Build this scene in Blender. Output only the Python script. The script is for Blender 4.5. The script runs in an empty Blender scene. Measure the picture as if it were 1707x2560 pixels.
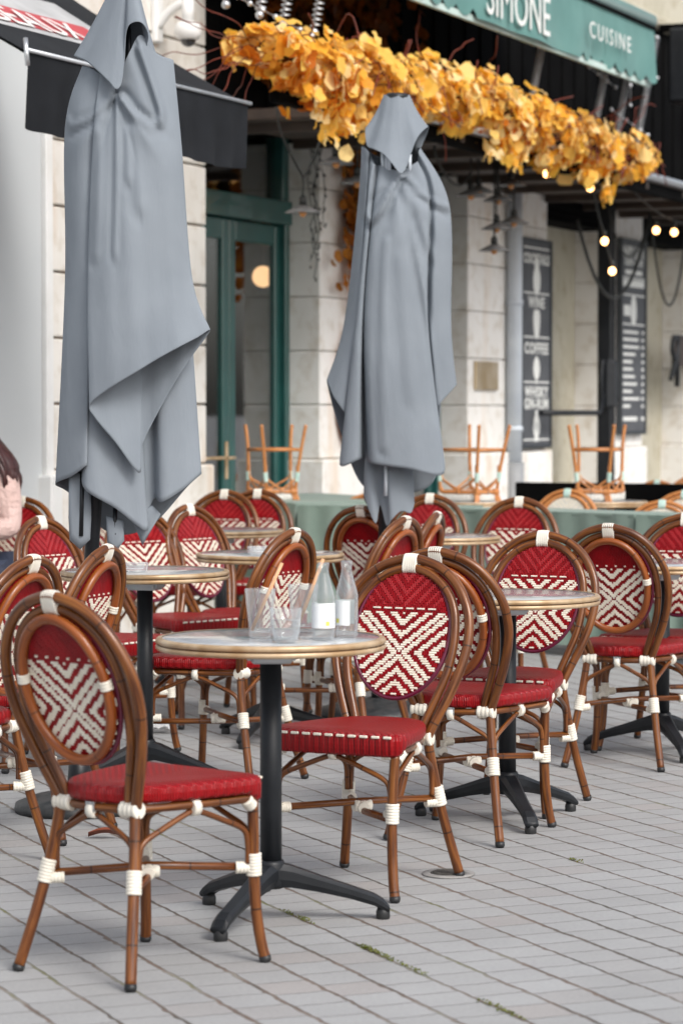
import bpy, math, random
from mathutils import Vector, Matrix
R = math.radians
rnd = random.Random(7)
scene = bpy.context.scene
COL = scene.collection

# ------------------------------------------------------------------ helpers
class MB:
    def __init__(s): s.v=[]; s.f=[]; s.m=[]; s.uv=[]; s.sm=[]
    def face(s, idx, mi=0, uv=None, smooth=True):
        s.f.append(tuple(idx)); s.m.append(mi); s.sm.append(smooth)
        s.uv.append(uv if uv else [(0.0,0.0)]*len(idx))
    def grid(s, rows, mi=0, closed=False, smooth=True, uvr=None):
        b=len(s.v); n=len(rows[0])
        for r in rows: s.v.extend([tuple(p) for p in r])
        for i in range(len(rows)-1):
            for j in range(n if closed else n-1):
                k=(j+1)%n
                uv=None
                if uvr:
                    u0=j/n; u1=(j+1)/n
                    uv=[(u0,uvr[i]),(u1,uvr[i]),(u1,uvr[i+1]),(u0,uvr[i+1])]
                s.face((b+i*n+j,b+i*n+k,b+(i+1)*n+k,b+(i+1)*n+j),mi,uv,smooth)
        return b
    def tube(s, pts, rad, seg=10, mi=0, cap=True, sx=1.0):
        pts=[Vector(p) for p in pts]; n=len(pts)
        if not hasattr(rad,'__len__'): rad=[rad]*n
        T=[]
        for i in range(n):
            t=pts[min(i+1,n-1)]-pts[max(i-1,0)]
            T.append(t.normalized() if t.length>1e-9 else Vector((0,0,1)))
        up=Vector((0,0,1)) if abs(T[0].z)<.9 else Vector((0,1,0))
        N=(up-T[0]*up.dot(T[0])).normalized()
        rows=[]; L=0; uvr=[]
        for i in range(n):
            if i:
                N=(N-T[i]*N.dot(T[i])).normalized(); L+=(pts[i]-pts[i-1]).length
            B=T[i].cross(N); uvr.append(L)
            rows.append([pts[i]+(N*math.cos(2*math.pi*k/seg)+B*math.sin(2*math.pi*k/seg)*sx)*rad[i] for k in range(seg)])
        b=s.grid(rows,mi,True,True,uvr)
        if cap:
            s.face([b+k for k in range(seg)][::-1],mi,None,False)
            s.face([b+(n-1)*seg+k for k in range(seg)],mi,None,False)
    def ring(s, pts, rad, seg=8, mi=0):
        pts=[Vector(p) for p in pts]; n=len(pts)
        c=sum(pts,Vector())/n
        nrm=(pts[0]-c).cross(pts[n//4]-c).normalized()
        rows=[]; uvr=[]; L=0
        for i in range(n+1):
            p=pts[i%n]; t=(pts[(i+1)%n]-pts[(i-1)%n]).normalized(); o=nrm.cross(t)
            rows.append([p+(o*math.cos(2*math.pi*k/seg)+nrm*math.sin(2*math.pi*k/seg))*rad for k in range(seg)])
            uvr.append(L); L+=(pts[(i+1)%n]-p).length
        s.grid(rows,mi,True,True,uvr)
    def lathe(s, prof, c=(0,0,0), seg=32, mi=0, smooth=True, cap=True):
        rows=[[(c[0]+r*math.cos(2*math.pi*k/seg),c[1]+r*math.sin(2*math.pi*k/seg),c[2]+z) for k in range(seg)] for r,z in prof]
        b=s.grid(rows,mi,True,smooth,[z for r,z in prof])
        if cap and prof[0][0]>1e-6: s.face([b+k for k in range(seg)][::-1],mi,None,False)
        if cap and prof[-1][0]>1e-6: s.face([b+(len(prof)-1)*seg+k for k in range(seg)],mi,None,False)
    def box(s, c, h, mi=0, bev=0.0, M=None):
        c=Vector(c); hx,hy,hz=h; bev=min(bev,hx*.9,hy*.9,hz*.9)
        b=len(s.v); tr=(lambda p: M@p) if M else (lambda p:p)
        if bev<=0:
            for i in range(8):
                s.v.append(tuple(tr(c+Vector((hx*(1 if i&1 else -1),hy*(1 if i&2 else -1),hz*(1 if i&4 else -1))))))
            for f in ((0,2,3,1),(4,5,7,6),(0,1,5,4),(2,6,7,3),(0,4,6,2),(1,3,7,5)): s.face([b+i for i in f],mi,None,False)
            return
        def vid(i,a): return b+i*3+a
        for i in range(8):
            sg=(1 if i&1 else -1,1 if i&2 else -1,1 if i&4 else -1)
            for a in range(3):
                hh=[hx,hy,hz]
                p=[sg[k]*(hh[k] if k==a else hh[k]-bev) for k in range(3)]
                s.v.append(tuple(tr(c+Vector(p))))
        quads={0:((1,3,7,5),(0,4,6,2)),1:((2,6,7,3),(0,1,5,4)),2:((4,5,7,6),(0,2,3,1))}
        for a in range(3):
            for q in quads[a]: s.face([vid(i,a) for i in q],mi,None,False)
        for a in range(3):
            o=[k for k in range(3) if k!=a]
            for i in range(8):
                if not i&(1<<a):
                    j=i|(1<<a)
                    s.face([vid(i,o[0]),vid(j,o[0]),vid(j,o[1]),vid(i,o[1])],mi,None,False)
        for i in range(8): s.face([vid(i,0),vid(i,1),vid(i,2)],mi,None,False)
    def sphere(s, c, r, seg=12, ring=8, mi=0, sc=(1,1,1)):
        prof=[(max(1e-5,r*math.sin(math.pi*i/ring)),-r*math.cos(math.pi*i/ring)) for i in range(ring+1)]
        rows=[[(c[0]+q*sc[0]*math.cos(2*math.pi*k/seg),c[1]+q*sc[1]*math.sin(2*math.pi*k/seg),c[2]+z*sc[2]) for k in range(seg)] for q,z in prof]
        s.grid(rows,mi,True)
    def build(s, name, mats, parent=None, fix=True):
        me=bpy.data.meshes.new(name); me.from_pydata(s.v,[],s.f)
        if not isinstance(mats,(list,tuple)): mats=[mats]
        for m in mats: me.materials.append(m)
        me.polygons.foreach_set('material_index',s.m)
        me.polygons.foreach_set('use_smooth',s.sm)
        ul=me.uv_layers.new(name='UVMap')
        flat=[]
        for u in s.uv:
            for a in u: flat.extend(a)
        ul.data.foreach_set('uv',flat)
        if fix:
            import bmesh
            bm=bmesh.new(); bm.from_mesh(me); bmesh.ops.recalc_face_normals(bm,faces=bm.faces); bm.to_mesh(me); bm.free()
        me.update()
        o=bpy.data.objects.new(name,me); COL.objects.link(o)
        if parent: o.parent=parent
        return o

def cr(pts, n=8, closed=False):
    pts=[Vector(p) for p in pts]; m=len(pts); out=[]
    rng=m if closed else m-1
    for i in range(rng):
        g=(lambda k: pts[k%m]) if closed else (lambda k: pts[max(0,min(m-1,k))])
        p0,p1,p2,p3=g(i-1),g(i),g(i+1),g(i+2)
        for k in range(n):
            t=k/n
            out.append(.5*((2*p1)+(p2-p0)*t+(2*p0-5*p1+4*p2-p3)*t*t+(3*p1-p0-3*p2+p3)*t**3))
    if not closed: out.append(pts[-1].copy())
    return out
def interp(x, xs, ys):
    if x<=xs[0]: return ys[0]
    for i in range(len(xs)-1):
        if x<=xs[i+1]: return ys[i]+(ys[i+1]-ys[i])*(x-xs[i])/(xs[i+1]-xs[i])
    return ys[-1]
def smooth(a,b,x):
    t=max(0,min(1,(x-a)/(b-a))); return t*t*(3-2*t)
def thing(name, label, cat, loc=(0,0,0), rz=0, group=None):
    o=bpy.data.objects.new(name,None); COL.objects.link(o); o.empty_display_size=.1
    o.location=loc; o.rotation_euler=(0,0,rz); return tag(o,label,cat,group)
def tag(o, label, cat, group=None):
    o['label']=label; o['category']=cat
    if group: o['group']=group
    return o
def children(o): return CH.get(o.name) or [c for c in bpy.data.objects if c.parent==o]
CH={}
def dup(root, loc, rz, label=None, group=None):
    def cp(o,par):
        c=o.copy(); COL.objects.link(c)
        if par: c.parent=par
        for k in children(o): cp(k,c)
        return c
    r=cp(root,None); r.location=loc; r.rotation_euler=(0,0,rz)
    if label: r['label']=label
    if group: r['group']=group
    return r

# ------------------------------------------------------------------ materials
def newmat(name):
    m=bpy.data.materials.new(name); m.use_nodes=True
    nt=m.node_tree; b=nt.nodes['Principled BSDF']; return m,nt,b
def setp(b, **k):
    names={'base':'Base Color','rough':'Roughness','metal':'Metallic','coat':'Coat Weight','crough':'Coat Roughness','spec':'Specular IOR Level','trans':'Transmission Weight','ior':'IOR','emit':'Emission Color','estr':'Emission Strength','sheen':'Sheen Weight'}
    for a,v in k.items():
        if a in('base','emit') and len(v)==3: v=(*v,1)
        b.inputs[names[a]].default_value=v
def math_n(nt, op, a, b=None, c=None):
    n=nt.nodes.new('ShaderNodeMath'); n.operation=op
    for i,x in enumerate((a,b,c)):
        if x is None: continue
        if hasattr(x,'links') or hasattr(x,'is_linked'): nt.links.new(x,n.inputs[i])
        else: n.inputs[i].default_value=x
    return n.outputs[0]
def noise_col(nt, b, c1, c2, scale, vec=None, detail=4, lo=.35, hi=.65, bump=0, bscale=None, bdist=.002):
    no=nt.nodes.new('ShaderNodeTexNoise'); no.inputs['Scale'].default_value=scale; no.inputs['Detail'].default_value=detail
    if vec is None:
        tc=nt.nodes.new('ShaderNodeTexCoord'); vec=tc.outputs['Object']
    nt.links.new(vec,no.inputs['Vector'])
    rp=nt.nodes.new('ShaderNodeValToRGB'); rp.color_ramp.elements[0].position=lo; rp.color_ramp.elements[1].position=hi
    rp.color_ramp.elements[0].color=(*c1,1); rp.color_ramp.elements[1].color=(*c2,1)
    nt.links.new(no.outputs['Fac'],rp.inputs[0])
    if b is not None: nt.links.new(rp.outputs[0],b.inputs['Base Color'])
    if bump:
        n2=nt.nodes.new('ShaderNodeTexNoise'); n2.inputs['Scale'].default_value=bscale or scale*3; n2.inputs['Detail'].default_value=5
        nt.links.new(vec,n2.inputs['Vector'])
        bp=nt.nodes.new('ShaderNodeBump'); bp.inputs['Strength'].default_value=bump; bp.inputs['Distance'].default_value=bdist
        nt.links.new(n2.outputs['Fac'],bp.inputs['Height']); nt.links.new(bp.outputs[0],b.inputs['Normal'])
    return rp.outputs[0]
def simple(name, c1, c2=None, scale=8, rough=.6, metal=0, bump=0, bscale=None, bdist=.002, **k):
    m,nt,b=newmat(name); setp(b,rough=rough,metal=metal,**k)
    if c2: noise_col(nt,b,c1,c2,scale,bump=bump,bscale=bscale,bdist=bdist)
    else:
        setp(b,base=c1)
        if bump: noise_col(nt,b,c1,c1,scale,bump=bump,bscale=bscale,bdist=bdist)
    return m

def cane_mat(name, c_dark, c_mid, c_light, ringc):
    m,nt,b=newmat(name); setp(b,rough=.38,coat=.28,crough=.12,spec=.35)
    L=nt.links; uv=nt.nodes.new('ShaderNodeUVMap'); sp=nt.nodes.new('ShaderNodeSeparateXYZ'); L.new(uv.outputs[0],sp.inputs[0])
    oi=nt.nodes.new('ShaderNodeObjectInfo')
    cb=nt.nodes.new('ShaderNodeCombineXYZ')
    ang=math_n(nt,'MULTIPLY',sp.outputs[0],2*math.pi)
    L.new(math_n(nt,'MULTIPLY',math_n(nt,'COSINE',ang),.9),cb.inputs[0]); L.new(math_n(nt,'MULTIPLY',math_n(nt,'SINE',ang),.9),cb.inputs[1])
    L.new(math_n(nt,'MULTIPLY_ADD',sp.outputs[1],5.,math_n(nt,'MULTIPLY',oi.outputs['Random'],37.)),cb.inputs[2])
    no=nt.nodes.new('ShaderNodeTexNoise'); no.inputs['Scale'].default_value=1.6; no.inputs['Detail'].default_value=5; L.new(cb.outputs[0],no.inputs['Vector'])
    rp=nt.nodes.new('ShaderNodeValToRGB'); e=rp.color_ramp.elements; e[0].position=.3; e[0].color=(*c_dark,1); e[1].position=.72; e[1].color=(*c_light,1)
    x=e.new(.5); x.color=(*c_mid,1); L.new(no.outputs['Fac'],rp.inputs[0])
    fr=math_n(nt,'FRACT',math_n(nt,'MULTIPLY_ADD',sp.outputs[1],4.3,oi.outputs['Random']))
    d=math_n(nt,'ABSOLUTE',math_n(nt,'SUBTRACT',fr,.5))
    mk=math_n(nt,'SUBTRACT',1.,math_n(nt,'SMOOTH_MIN',math_n(nt,'MULTIPLY',d,70.),1.,.3))
    mk=math_n(nt,'MAXIMUM',mk,0.)
    mx=nt.nodes.new('ShaderNodeMixRGB'); mx.inputs[2].default_value=(*ringc,1); L.new(mk,mx.inputs[0]); L.new(rp.outputs[0],mx.inputs[1])
    L.new(mx.outputs[0],b.inputs['Base Color'])
    bp=nt.nodes.new('ShaderNodeBump'); bp.inputs['Strength'].default_value=.25; bp.inputs['Distance'].default_value=.001
    L.new(math_n(nt,'MULTIPLY_ADD',mk,1.,math_n(nt,'MULTIPLY',no.outputs['Fac'],.4)),bp.inputs['Height']); L.new(bp.outputs[0],b.inputs['Normal'])
    return m
M={}
M['cane']=cane_mat('lacquered cane',(.045,.011,.0025),(.135,.040,.007),(.25,.088,.016),(.012,.004,.002))
M['cane_ring']=cane_mat('orange cane ring',(.15,.034,.005),(.24,.060,.010),(.30,.085,.016),(.08,.02,.005))
M['honey']=cane_mat('honey cane',(.36,.13,.035),(.50,.20,.06),(.58,.27,.10),(.22,.08,.02))
M['strap']=simple('white binding cord',(.80,.76,.67),(.70,.65,.55),14,.5,bump=.25,bscale=60)
M['mint']=simple('mint binding cord',(.42,.60,.54),(.52,.68,.62),14,.5)
M['red']=simple('red woven strand',(.29,.002,.006),(.20,.0015,.004),25,.38,coat=.12,crough=.2,spec=.35)
M['reddark']=simple('dark red backing',(.15,.002,.004),(.10,.001,.003),20,.6,spec=.2)
M['redlight']=simple('glossy red strand',(.40,.022,.026),(.33,.014,.018),25,.28,coat=.3,crough=.15)  # sheen of the chevron strands put into a lighter red
M['cream']=simple('cream woven strand',(.84,.79,.68),(.76,.70,.58),30,.4)
M['pipe']=simple('plum piping',(.13,.003,.03),(.09,.002,.02),10,.35,coat=.3)
M['rubber']=simple('black rubber foot',(.012,.013,.014),(.02,.02,.021),20,.5)
M['tagm']=simple('stamped metal tag',(.42,.43,.44),(.18,.19,.2),160,.4,.3)
def seat_mat(name,c1,c2,rough=.3):
    m,nt,b=newmat(name); setp(b,rough=.32,coat=0,spec=.32)
    L=nt.links; tc=nt.nodes.new('ShaderNodeTexCoord'); sp=nt.nodes.new('ShaderNodeSeparateXYZ'); L.new(tc.outputs['Object'],sp.inputs[0])
    ax=math_n(nt,'ABSOLUTE',sp.outputs[0])
    t=math_n(nt,'SUBTRACT',sp.outputs[1],ax)
    w1=math_n(nt,'SINE',math_n(nt,'MULTIPLY',t,2*math.pi/.021))
    w2=math_n(nt,'SINE',math_n(nt,'MULTIPLY',math_n(nt,'ADD',sp.outputs[1],ax),2*math.pi/.0085))
    w3=math_n(nt,'SINE',math_n(nt,'MULTIPLY',sp.outputs[2],2*math.pi/.012))
    h=math_n(nt,'ADD',math_n(nt,'MULTIPLY_ADD',w1,.7,math_n(nt,'MULTIPLY',w2,.45)),math_n(nt,'MULTIPLY',w3,.08))
    bp=nt.nodes.new('ShaderNodeBump'); bp.inputs['Strength'].default_value=.85; bp.inputs['Distance'].default_value=.0022
    L.new(h,bp.inputs['Height']); L.new(bp.outputs[0],b.inputs['Normal'])
    mp=nt.nodes.new('ShaderNodeMapRange'); mp.inputs[1].default_value=-1.2; mp.inputs[2].default_value=.4; L.new(h,mp.inputs[0])
    mx=nt.nodes.new('ShaderNodeMixRGB'); mx.inputs[1].default_value=(*c2,1); mx.inputs[2].default_value=(*c1,1); L.new(mp.outputs[0],mx.inputs[0]); L.new(mx.outputs[0],b.inputs['Base Color'])
    return m
M['seat']=seat_mat('red woven seat',(.27,.0012,.004),(.21,.0008,.0025))
M['seatw']=seat_mat('white woven seat',(.75,.73,.67),(.55,.53,.48))
M['blackmetal']=simple('black powder coated metal',(.009,.0105,.013),(.015,.017,.020),12,.42,bump=.1,bscale=90,spec=.35)
M['blackmetal2']=simple('black painted base',(.015,.018,.02),(.05,.05,.05),30,.5,bump=.2,bscale=60)
M['alu']=simple('cast aluminium bracket',(.50,.52,.54),(.42,.44,.46),20,.4,.5)
M['zinc']=simple('mottled grey tabletop',(.40,.415,.435),(.50,.515,.53),26,.17,coat=.6,crough=.1,bump=.03,bscale=40)
M['brass']=simple('varnished tan rim',(.56,.42,.27),(.38,.24,.12),14,.32,.2)
M['brassdark']=simple('brown rim groove',(.16,.07,.02),None,10,.5)
def fabric(name,c1,c2,scale=3,rough=.85,bump=.15,bs=240,sheen=.15):
    m,nt,b=newmat(name); setp(b,rough=rough,sheen=sheen,spec=.25)
    noise_col(nt,b,c1,c2,scale,bump=bump,bscale=bs,bdist=.0006); return m
M['umb']=fabric('grey umbrella cloth',(.196,.222,.250),(.228,.256,.285),sheen=.03)
def canvas(m):
    nt=m.node_tree; L=nt.links; b=nt.nodes['Principled BSDF']; old=b.inputs['Normal'].links[0].from_socket
    tc=nt.nodes.new('ShaderNodeTexCoord'); mp=nt.nodes.new('ShaderNodeMapping'); mp.inputs['Scale'].default_value=(1,1,.28); L.new(tc.outputs['Object'],mp.inputs[0])
    n=nt.nodes.new('ShaderNodeTexNoise'); n.inputs['Scale'].default_value=13; n.inputs['Detail'].default_value=4; n.inputs['Distortion'].default_value=.5; L.new(mp.outputs[0],n.inputs['Vector'])
    bp=nt.nodes.new('ShaderNodeBump'); bp.inputs['Strength'].default_value=.42; bp.inputs['Distance'].default_value=.012; L.new(n.outputs['Fac'],bp.inputs['Height']); L.new(old,bp.inputs['Normal']); L.new(bp.outputs[0],b.inputs['Normal'])
    n2=nt.nodes.new('ShaderNodeTexNoise'); n2.inputs['Scale'].default_value=2.3; n2.inputs['Detail'].default_value=6; L.new(tc.outputs['Object'],n2.inputs['Vector'])
    mr=nt.nodes.new('ShaderNodeMapRange'); mr.inputs[1].default_value=.3; mr.inputs[2].default_value=.7; mr.inputs[3].default_value=.90; mr.inputs[4].default_value=1.06; L.new(n2.outputs['Fac'],mr.inputs[0])
    src=b.inputs['Base Color'].links[0].from_socket; hs=nt.nodes.new('ShaderNodeHueSaturation'); L.new(src,hs.inputs['Color']); L.new(mr.outputs[0],hs.inputs['Value']); L.new(hs.outputs[0],b.inputs['Base Color'])
canvas(M['umb'])
M['char']=fabric('charcoal awning cloth',(.007,.008,.010),(.012,.0135,.0165),5,sheen=0,rough=.9)
M['awgrey']=fabric('pale grey printed stripe',(.32,.32,.32),(.40,.40,.40),6)
M['awred']=fabric('red printed stripe',(.42,.03,.04),(.36,.025,.035),6)
M['teal']=fabric('teal awning cloth',(.075,.195,.18),(.10,.235,.215),4)
M['tealedge']=simple('pale teal awning bar',(.42,.55,.50),(.52,.62,.58),8,.5)
M['greencloth']=fabric('sage green table cloth',(.17,.235,.195),(.21,.275,.235),5)
M['white']=simple('white paint',(.78,.78,.77),(.72,.72,.70),6,.45)
M['letter']=simple('white lettering',(.72,.73,.70),None,4,.6)
M['silver']=simple('brushed steel',(.62,.63,.64),None,6,.3,.85)
M['dark']=simple('near black cladding',(.002,.002,.0022),(.004,.004,.004),3,.95,spec=.05)
M['darkbrown']=simple('dark brown timber',(.028,.018,.013),(.05,.032,.022),5,.6)
M['tealdoor']=simple('dark teal door paint',(.012,.070,.064),(.017,.088,.080),6,.32,coat=.25)
M['enamel']=simple('grey enamel lampshade',(.17,.17,.17),(.21,.21,.21),10,.4)
M['cable']=simple('black rubber cable',(.02,.022,.02),None,5,.6)
M['greypaint']=simple('pale grey paint',(.52,.57,.63),(.60,.65,.70),6,.5)
M['board']=simple('chalkboard grey',(.062,.066,.074),(.085,.089,.098),5,.7)
M['boardframe']=simple('black board frame',(.025,.03,.035),None,5,.5)
M['wood']=simple('varnished orange wood',(.30,.085,.02),(.40,.14,.035),9,.4)
M['twig']=simple('red brown twig',(.20,.028,.008),(.10,.018,.008),20,.6)
M['skin']=simple('skin',(.55,.33,.25),None,5,.5)
M['pink']=fabric('dusty pink knit',(.54,.38,.34),(.62,.45,.41),8,bump=.9,bs=22)
M['pink'].node_tree.nodes['Bump'].inputs['Distance'].default_value=.03
M['hair']=simple('dark auburn hair',(.030,.008,.008),(.055,.014,.012),60,.4,bump=.5,bscale=120)
M['jeans']=fabric('dark blue trousers',(.03,.04,.07),(.04,.05,.08),8)
M['leaf']=None
def leafmat(name,cols):
    m,nt,b=newmat(name); L=nt.links
    oi=nt.nodes.new('ShaderNodeNewGeometry')
    rp=nt.nodes.new('ShaderNodeValToRGB'); e=rp.color_ramp.elements
    e[0].position=0; e[0].color=(*cols[0],1); e[1].position=1; e[1].color=(*cols[-1],1)
    for i,c in enumerate(cols[1:-1]): x=e.new((i+1)/(len(cols)-1)); x.color=(*c,1)
    L.new(oi.outputs['Random Per Island'],rp.inputs[0]); L.new(rp.outputs[0],b.inputs['Base Color']); setp(b,rough=.6,spec=.3)
    tr=nt.nodes.new('ShaderNodeBsdfTranslucent'); L.new(rp.outputs[0],tr.inputs[0])
    mx=nt.nodes.new('ShaderNodeMixShader'); mx.inputs[0].default_value=.45; L.new(b.outputs[0],mx.inputs[1]); L.new(tr.outputs[0],mx.inputs[2])
    L.new(mx.outputs[0],nt.nodes['Material Output'].inputs[0]); return m
M['leaf']=leafmat('golden silk petals',[(.84,.40,.03),(.90,.52,.07),(.92,.60,.13),(.94,.68,.25),(.95,.77,.42)])
M['leafd']=leafmat('shaded silk petals',[(.50,.12,.008),(.72,.24,.018),(.85,.38,.04)])  # shade inside and under the garland, put into darker petals
M['creeper']=leafmat('dark autumn leaves',[(.07,.025,.006),(.18,.05,.008),(.35,.10,.01),(.10,.05,.012)])
def glassmat(name,tint=(1,1,1),rough=0.0):
    m,nt,b=newmat(name); setp(b,base=tint,rough=rough,trans=1.0,ior=1.45); return m
def shellglass(name,haze=.05,refl=.03):
    m,nt,b=newmat(name); L=nt.links; nt.nodes.remove(b)
    tr=nt.nodes.new('ShaderNodeBsdfTransparent'); tr.inputs[0].default_value=(.965,.975,.975,1)
    gl=nt.nodes.new('ShaderNodeBsdfGlossy'); gl.inputs['Roughness'].default_value=.03
    df=nt.nodes.new('ShaderNodeBsdfDiffuse'); df.inputs[0].default_value=(.9,.93,.95,1)
    fr=nt.nodes.new('ShaderNodeLayerWeight'); fr.inputs[0].default_value=.5
    mx=nt.nodes.new('ShaderNodeMixShader'); L.new(math_n(nt,'MULTIPLY_ADD',math_n(nt,'POWER',fr.outputs['Facing'],3.),.7,refl),mx.inputs[0]); L.new(tr.outputs[0],mx.inputs[1]); L.new(gl.outputs[0],mx.inputs[2])
    m2=nt.nodes.new('ShaderNodeMixShader'); L.new(math_n(nt,'MULTIPLY_ADD',math_n(nt,'POWER',fr.outputs['Facing'],3.),.30,haze),m2.inputs[0]); L.new(mx.outputs[0],m2.inputs[1]); L.new(df.outputs[0],m2.inputs[2])
    L.new(m2.outputs[0],nt.nodes['Material Output'].inputs[0]); return m
M['glass']=shellglass('clear drinking glass',.05,.06)
M['ashglass']=shellglass('pressed glass',.12,.08)
M['water']=shellglass('water',.06,.02)
def panemat(name,refl=.12,tint=(.9,.92,.92)):
    m,nt,b=newmat(name); L=nt.links; nt.nodes.remove(b)
    tr=nt.nodes.new('ShaderNodeBsdfTransparent'); tr.inputs[0].default_value=(*tint,1)
    gl=nt.nodes.new('ShaderNodeBsdfGlossy'); gl.inputs['Roughness'].default_value=.02
    fr=nt.nodes.new('ShaderNodeLayerWeight'); fr.inputs[0].default_value=.5
    mx=nt.nodes.new('ShaderNodeMixShader'); L.new(math_n(nt,'MULTIPLY_ADD',math_n(nt,'POWER',fr.outputs['Facing'],3.),.45,refl),mx.inputs[0]); L.new(tr.outputs[0],mx.inputs[1]); L.new(gl.outputs[0],mx.inputs[2])
    L.new(mx.outputs[0],nt.nodes['Material Output'].inputs[0]); return m
M['pane']=panemat('window glass',.16)
M['label']=simple('white bottle label',(.82,.84,.84),None,5,.5)
M['yellow']=simple('yellow print',(.75,.70,.12),None,5,.5)
M['straw']=simple('brown paper straw',(.62,.33,.17),(.70,.40,.22),30,.6)
def emis(name,c,s):
    m,nt,b=newmat(name); setp(b,base=(.8,.6,.4),emit=c,estr=s); return m
M['bulb']=emis('lit warm bulb',(1,.50,.18),6.0)
M['globe']=emis('lit globe lamp',(1,.58,.28),1.5)
M['amber']=simple('amber bulb glass',(.6,.25,.06),None,4,.2,coat=.5)
def stone(name,c1,c2,warm=None,joint=None):
    m,nt,b=newmat(name); setp(b,rough=.8,spec=.3); L=nt.links
    tc=nt.nodes.new('ShaderNodeTexCoord')
    o=noise_col(nt,None,c1,c2,1.7,tc.outputs['Object'],6,.35,.65)
    n2=nt.nodes.new('ShaderNodeTexNoise'); n2.inputs['Scale'].default_value=9; n2.inputs['Detail'].default_value=8; L.new(tc.outputs['Object'],n2.inputs['Vector'])
    mx=nt.nodes.new('ShaderNodeMixRGB'); mx.blend_type='MULTIPLY'; 
    rp=nt.nodes.new('ShaderNodeValToRGB'); rp.color_ramp.elements[0].position=.25; rp.color_ramp.elements[0].color=(.72,.66,.58,1); rp.color_ramp.elements[1].position=.5; rp.color_ramp.elements[1].color=(1,1,1,1)
    L.new(n2.outputs['Fac'],rp.inputs[0]); mx.inputs[0].default_value=.8; L.new(o,mx.inputs[1]); L.new(rp.outputs[0],mx.inputs[2])
    out=mx.outputs[0]
    if warm:   # warm stain streaks; on the whitewashed stone they also carry warm bulb light
        n3=nt.nodes.new('ShaderNodeTexNoise'); n3.inputs['Scale'].default_value=1.1; n3.inputs['Detail'].default_value=7; n3.inputs['Distortion'].default_value=.6
        mpn=nt.nodes.new('ShaderNodeMapping'); mpn.inputs['Scale'].default_value=(2.2,2.2,.5); L.new(tc.outputs['Object'],mpn.inputs[0]); L.new(mpn.outputs[0],n3.inputs['Vector'])
        r3=nt.nodes.new('ShaderNodeValToRGB'); r3.color_ramp.elements[0].position=.58; r3.color_ramp.elements[1].position=.82; L.new(n3.outputs['Fac'],r3.inputs[0])
        m3=nt.nodes.new('ShaderNodeMixRGB'); m3.inputs[2].default_value=(*warm,1); L.new(r3.outputs[0],m3.inputs[0]); L.new(out,m3.inputs[1]); out=m3.outputs[0]
    L.new(out,b.inputs['Base Color'])
    bp=nt.nodes.new('ShaderNodeBump'); bp.inputs['Strength'].default_value=.35; bp.inputs['Distance'].default_value=.006; L.new(n2.outputs['Fac'],bp.inputs['Height']); L.new(bp.outputs[0],b.inputs['Normal'])
    return m
M['stone']=stone('pale limestone',(.66,.63,.58),(.75,.73,.69),(.56,.42,.30))
M['stonew']=stone('white washed limestone',(.76,.74,.70),(.83,.815,.785),(.68,.55,.42))  # creamier tone: warm light of the bulbs put into the stone colour
M['render']=simple('grey render',(.50,.525,.535),(.55,.575,.58),.8,.85,bump=.1,bscale=60)
M['olive']=stone('olive beige panel',(.44,.41,.32),(.50,.47,.38))
M['joint']=simple('pale lime joint',(.38,.35,.31),(.46,.43,.39),8,.9)
M['mortar']=simple('brown mortar',(.12,.075,.045),(.2,.12,.07),8,.9)

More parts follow.
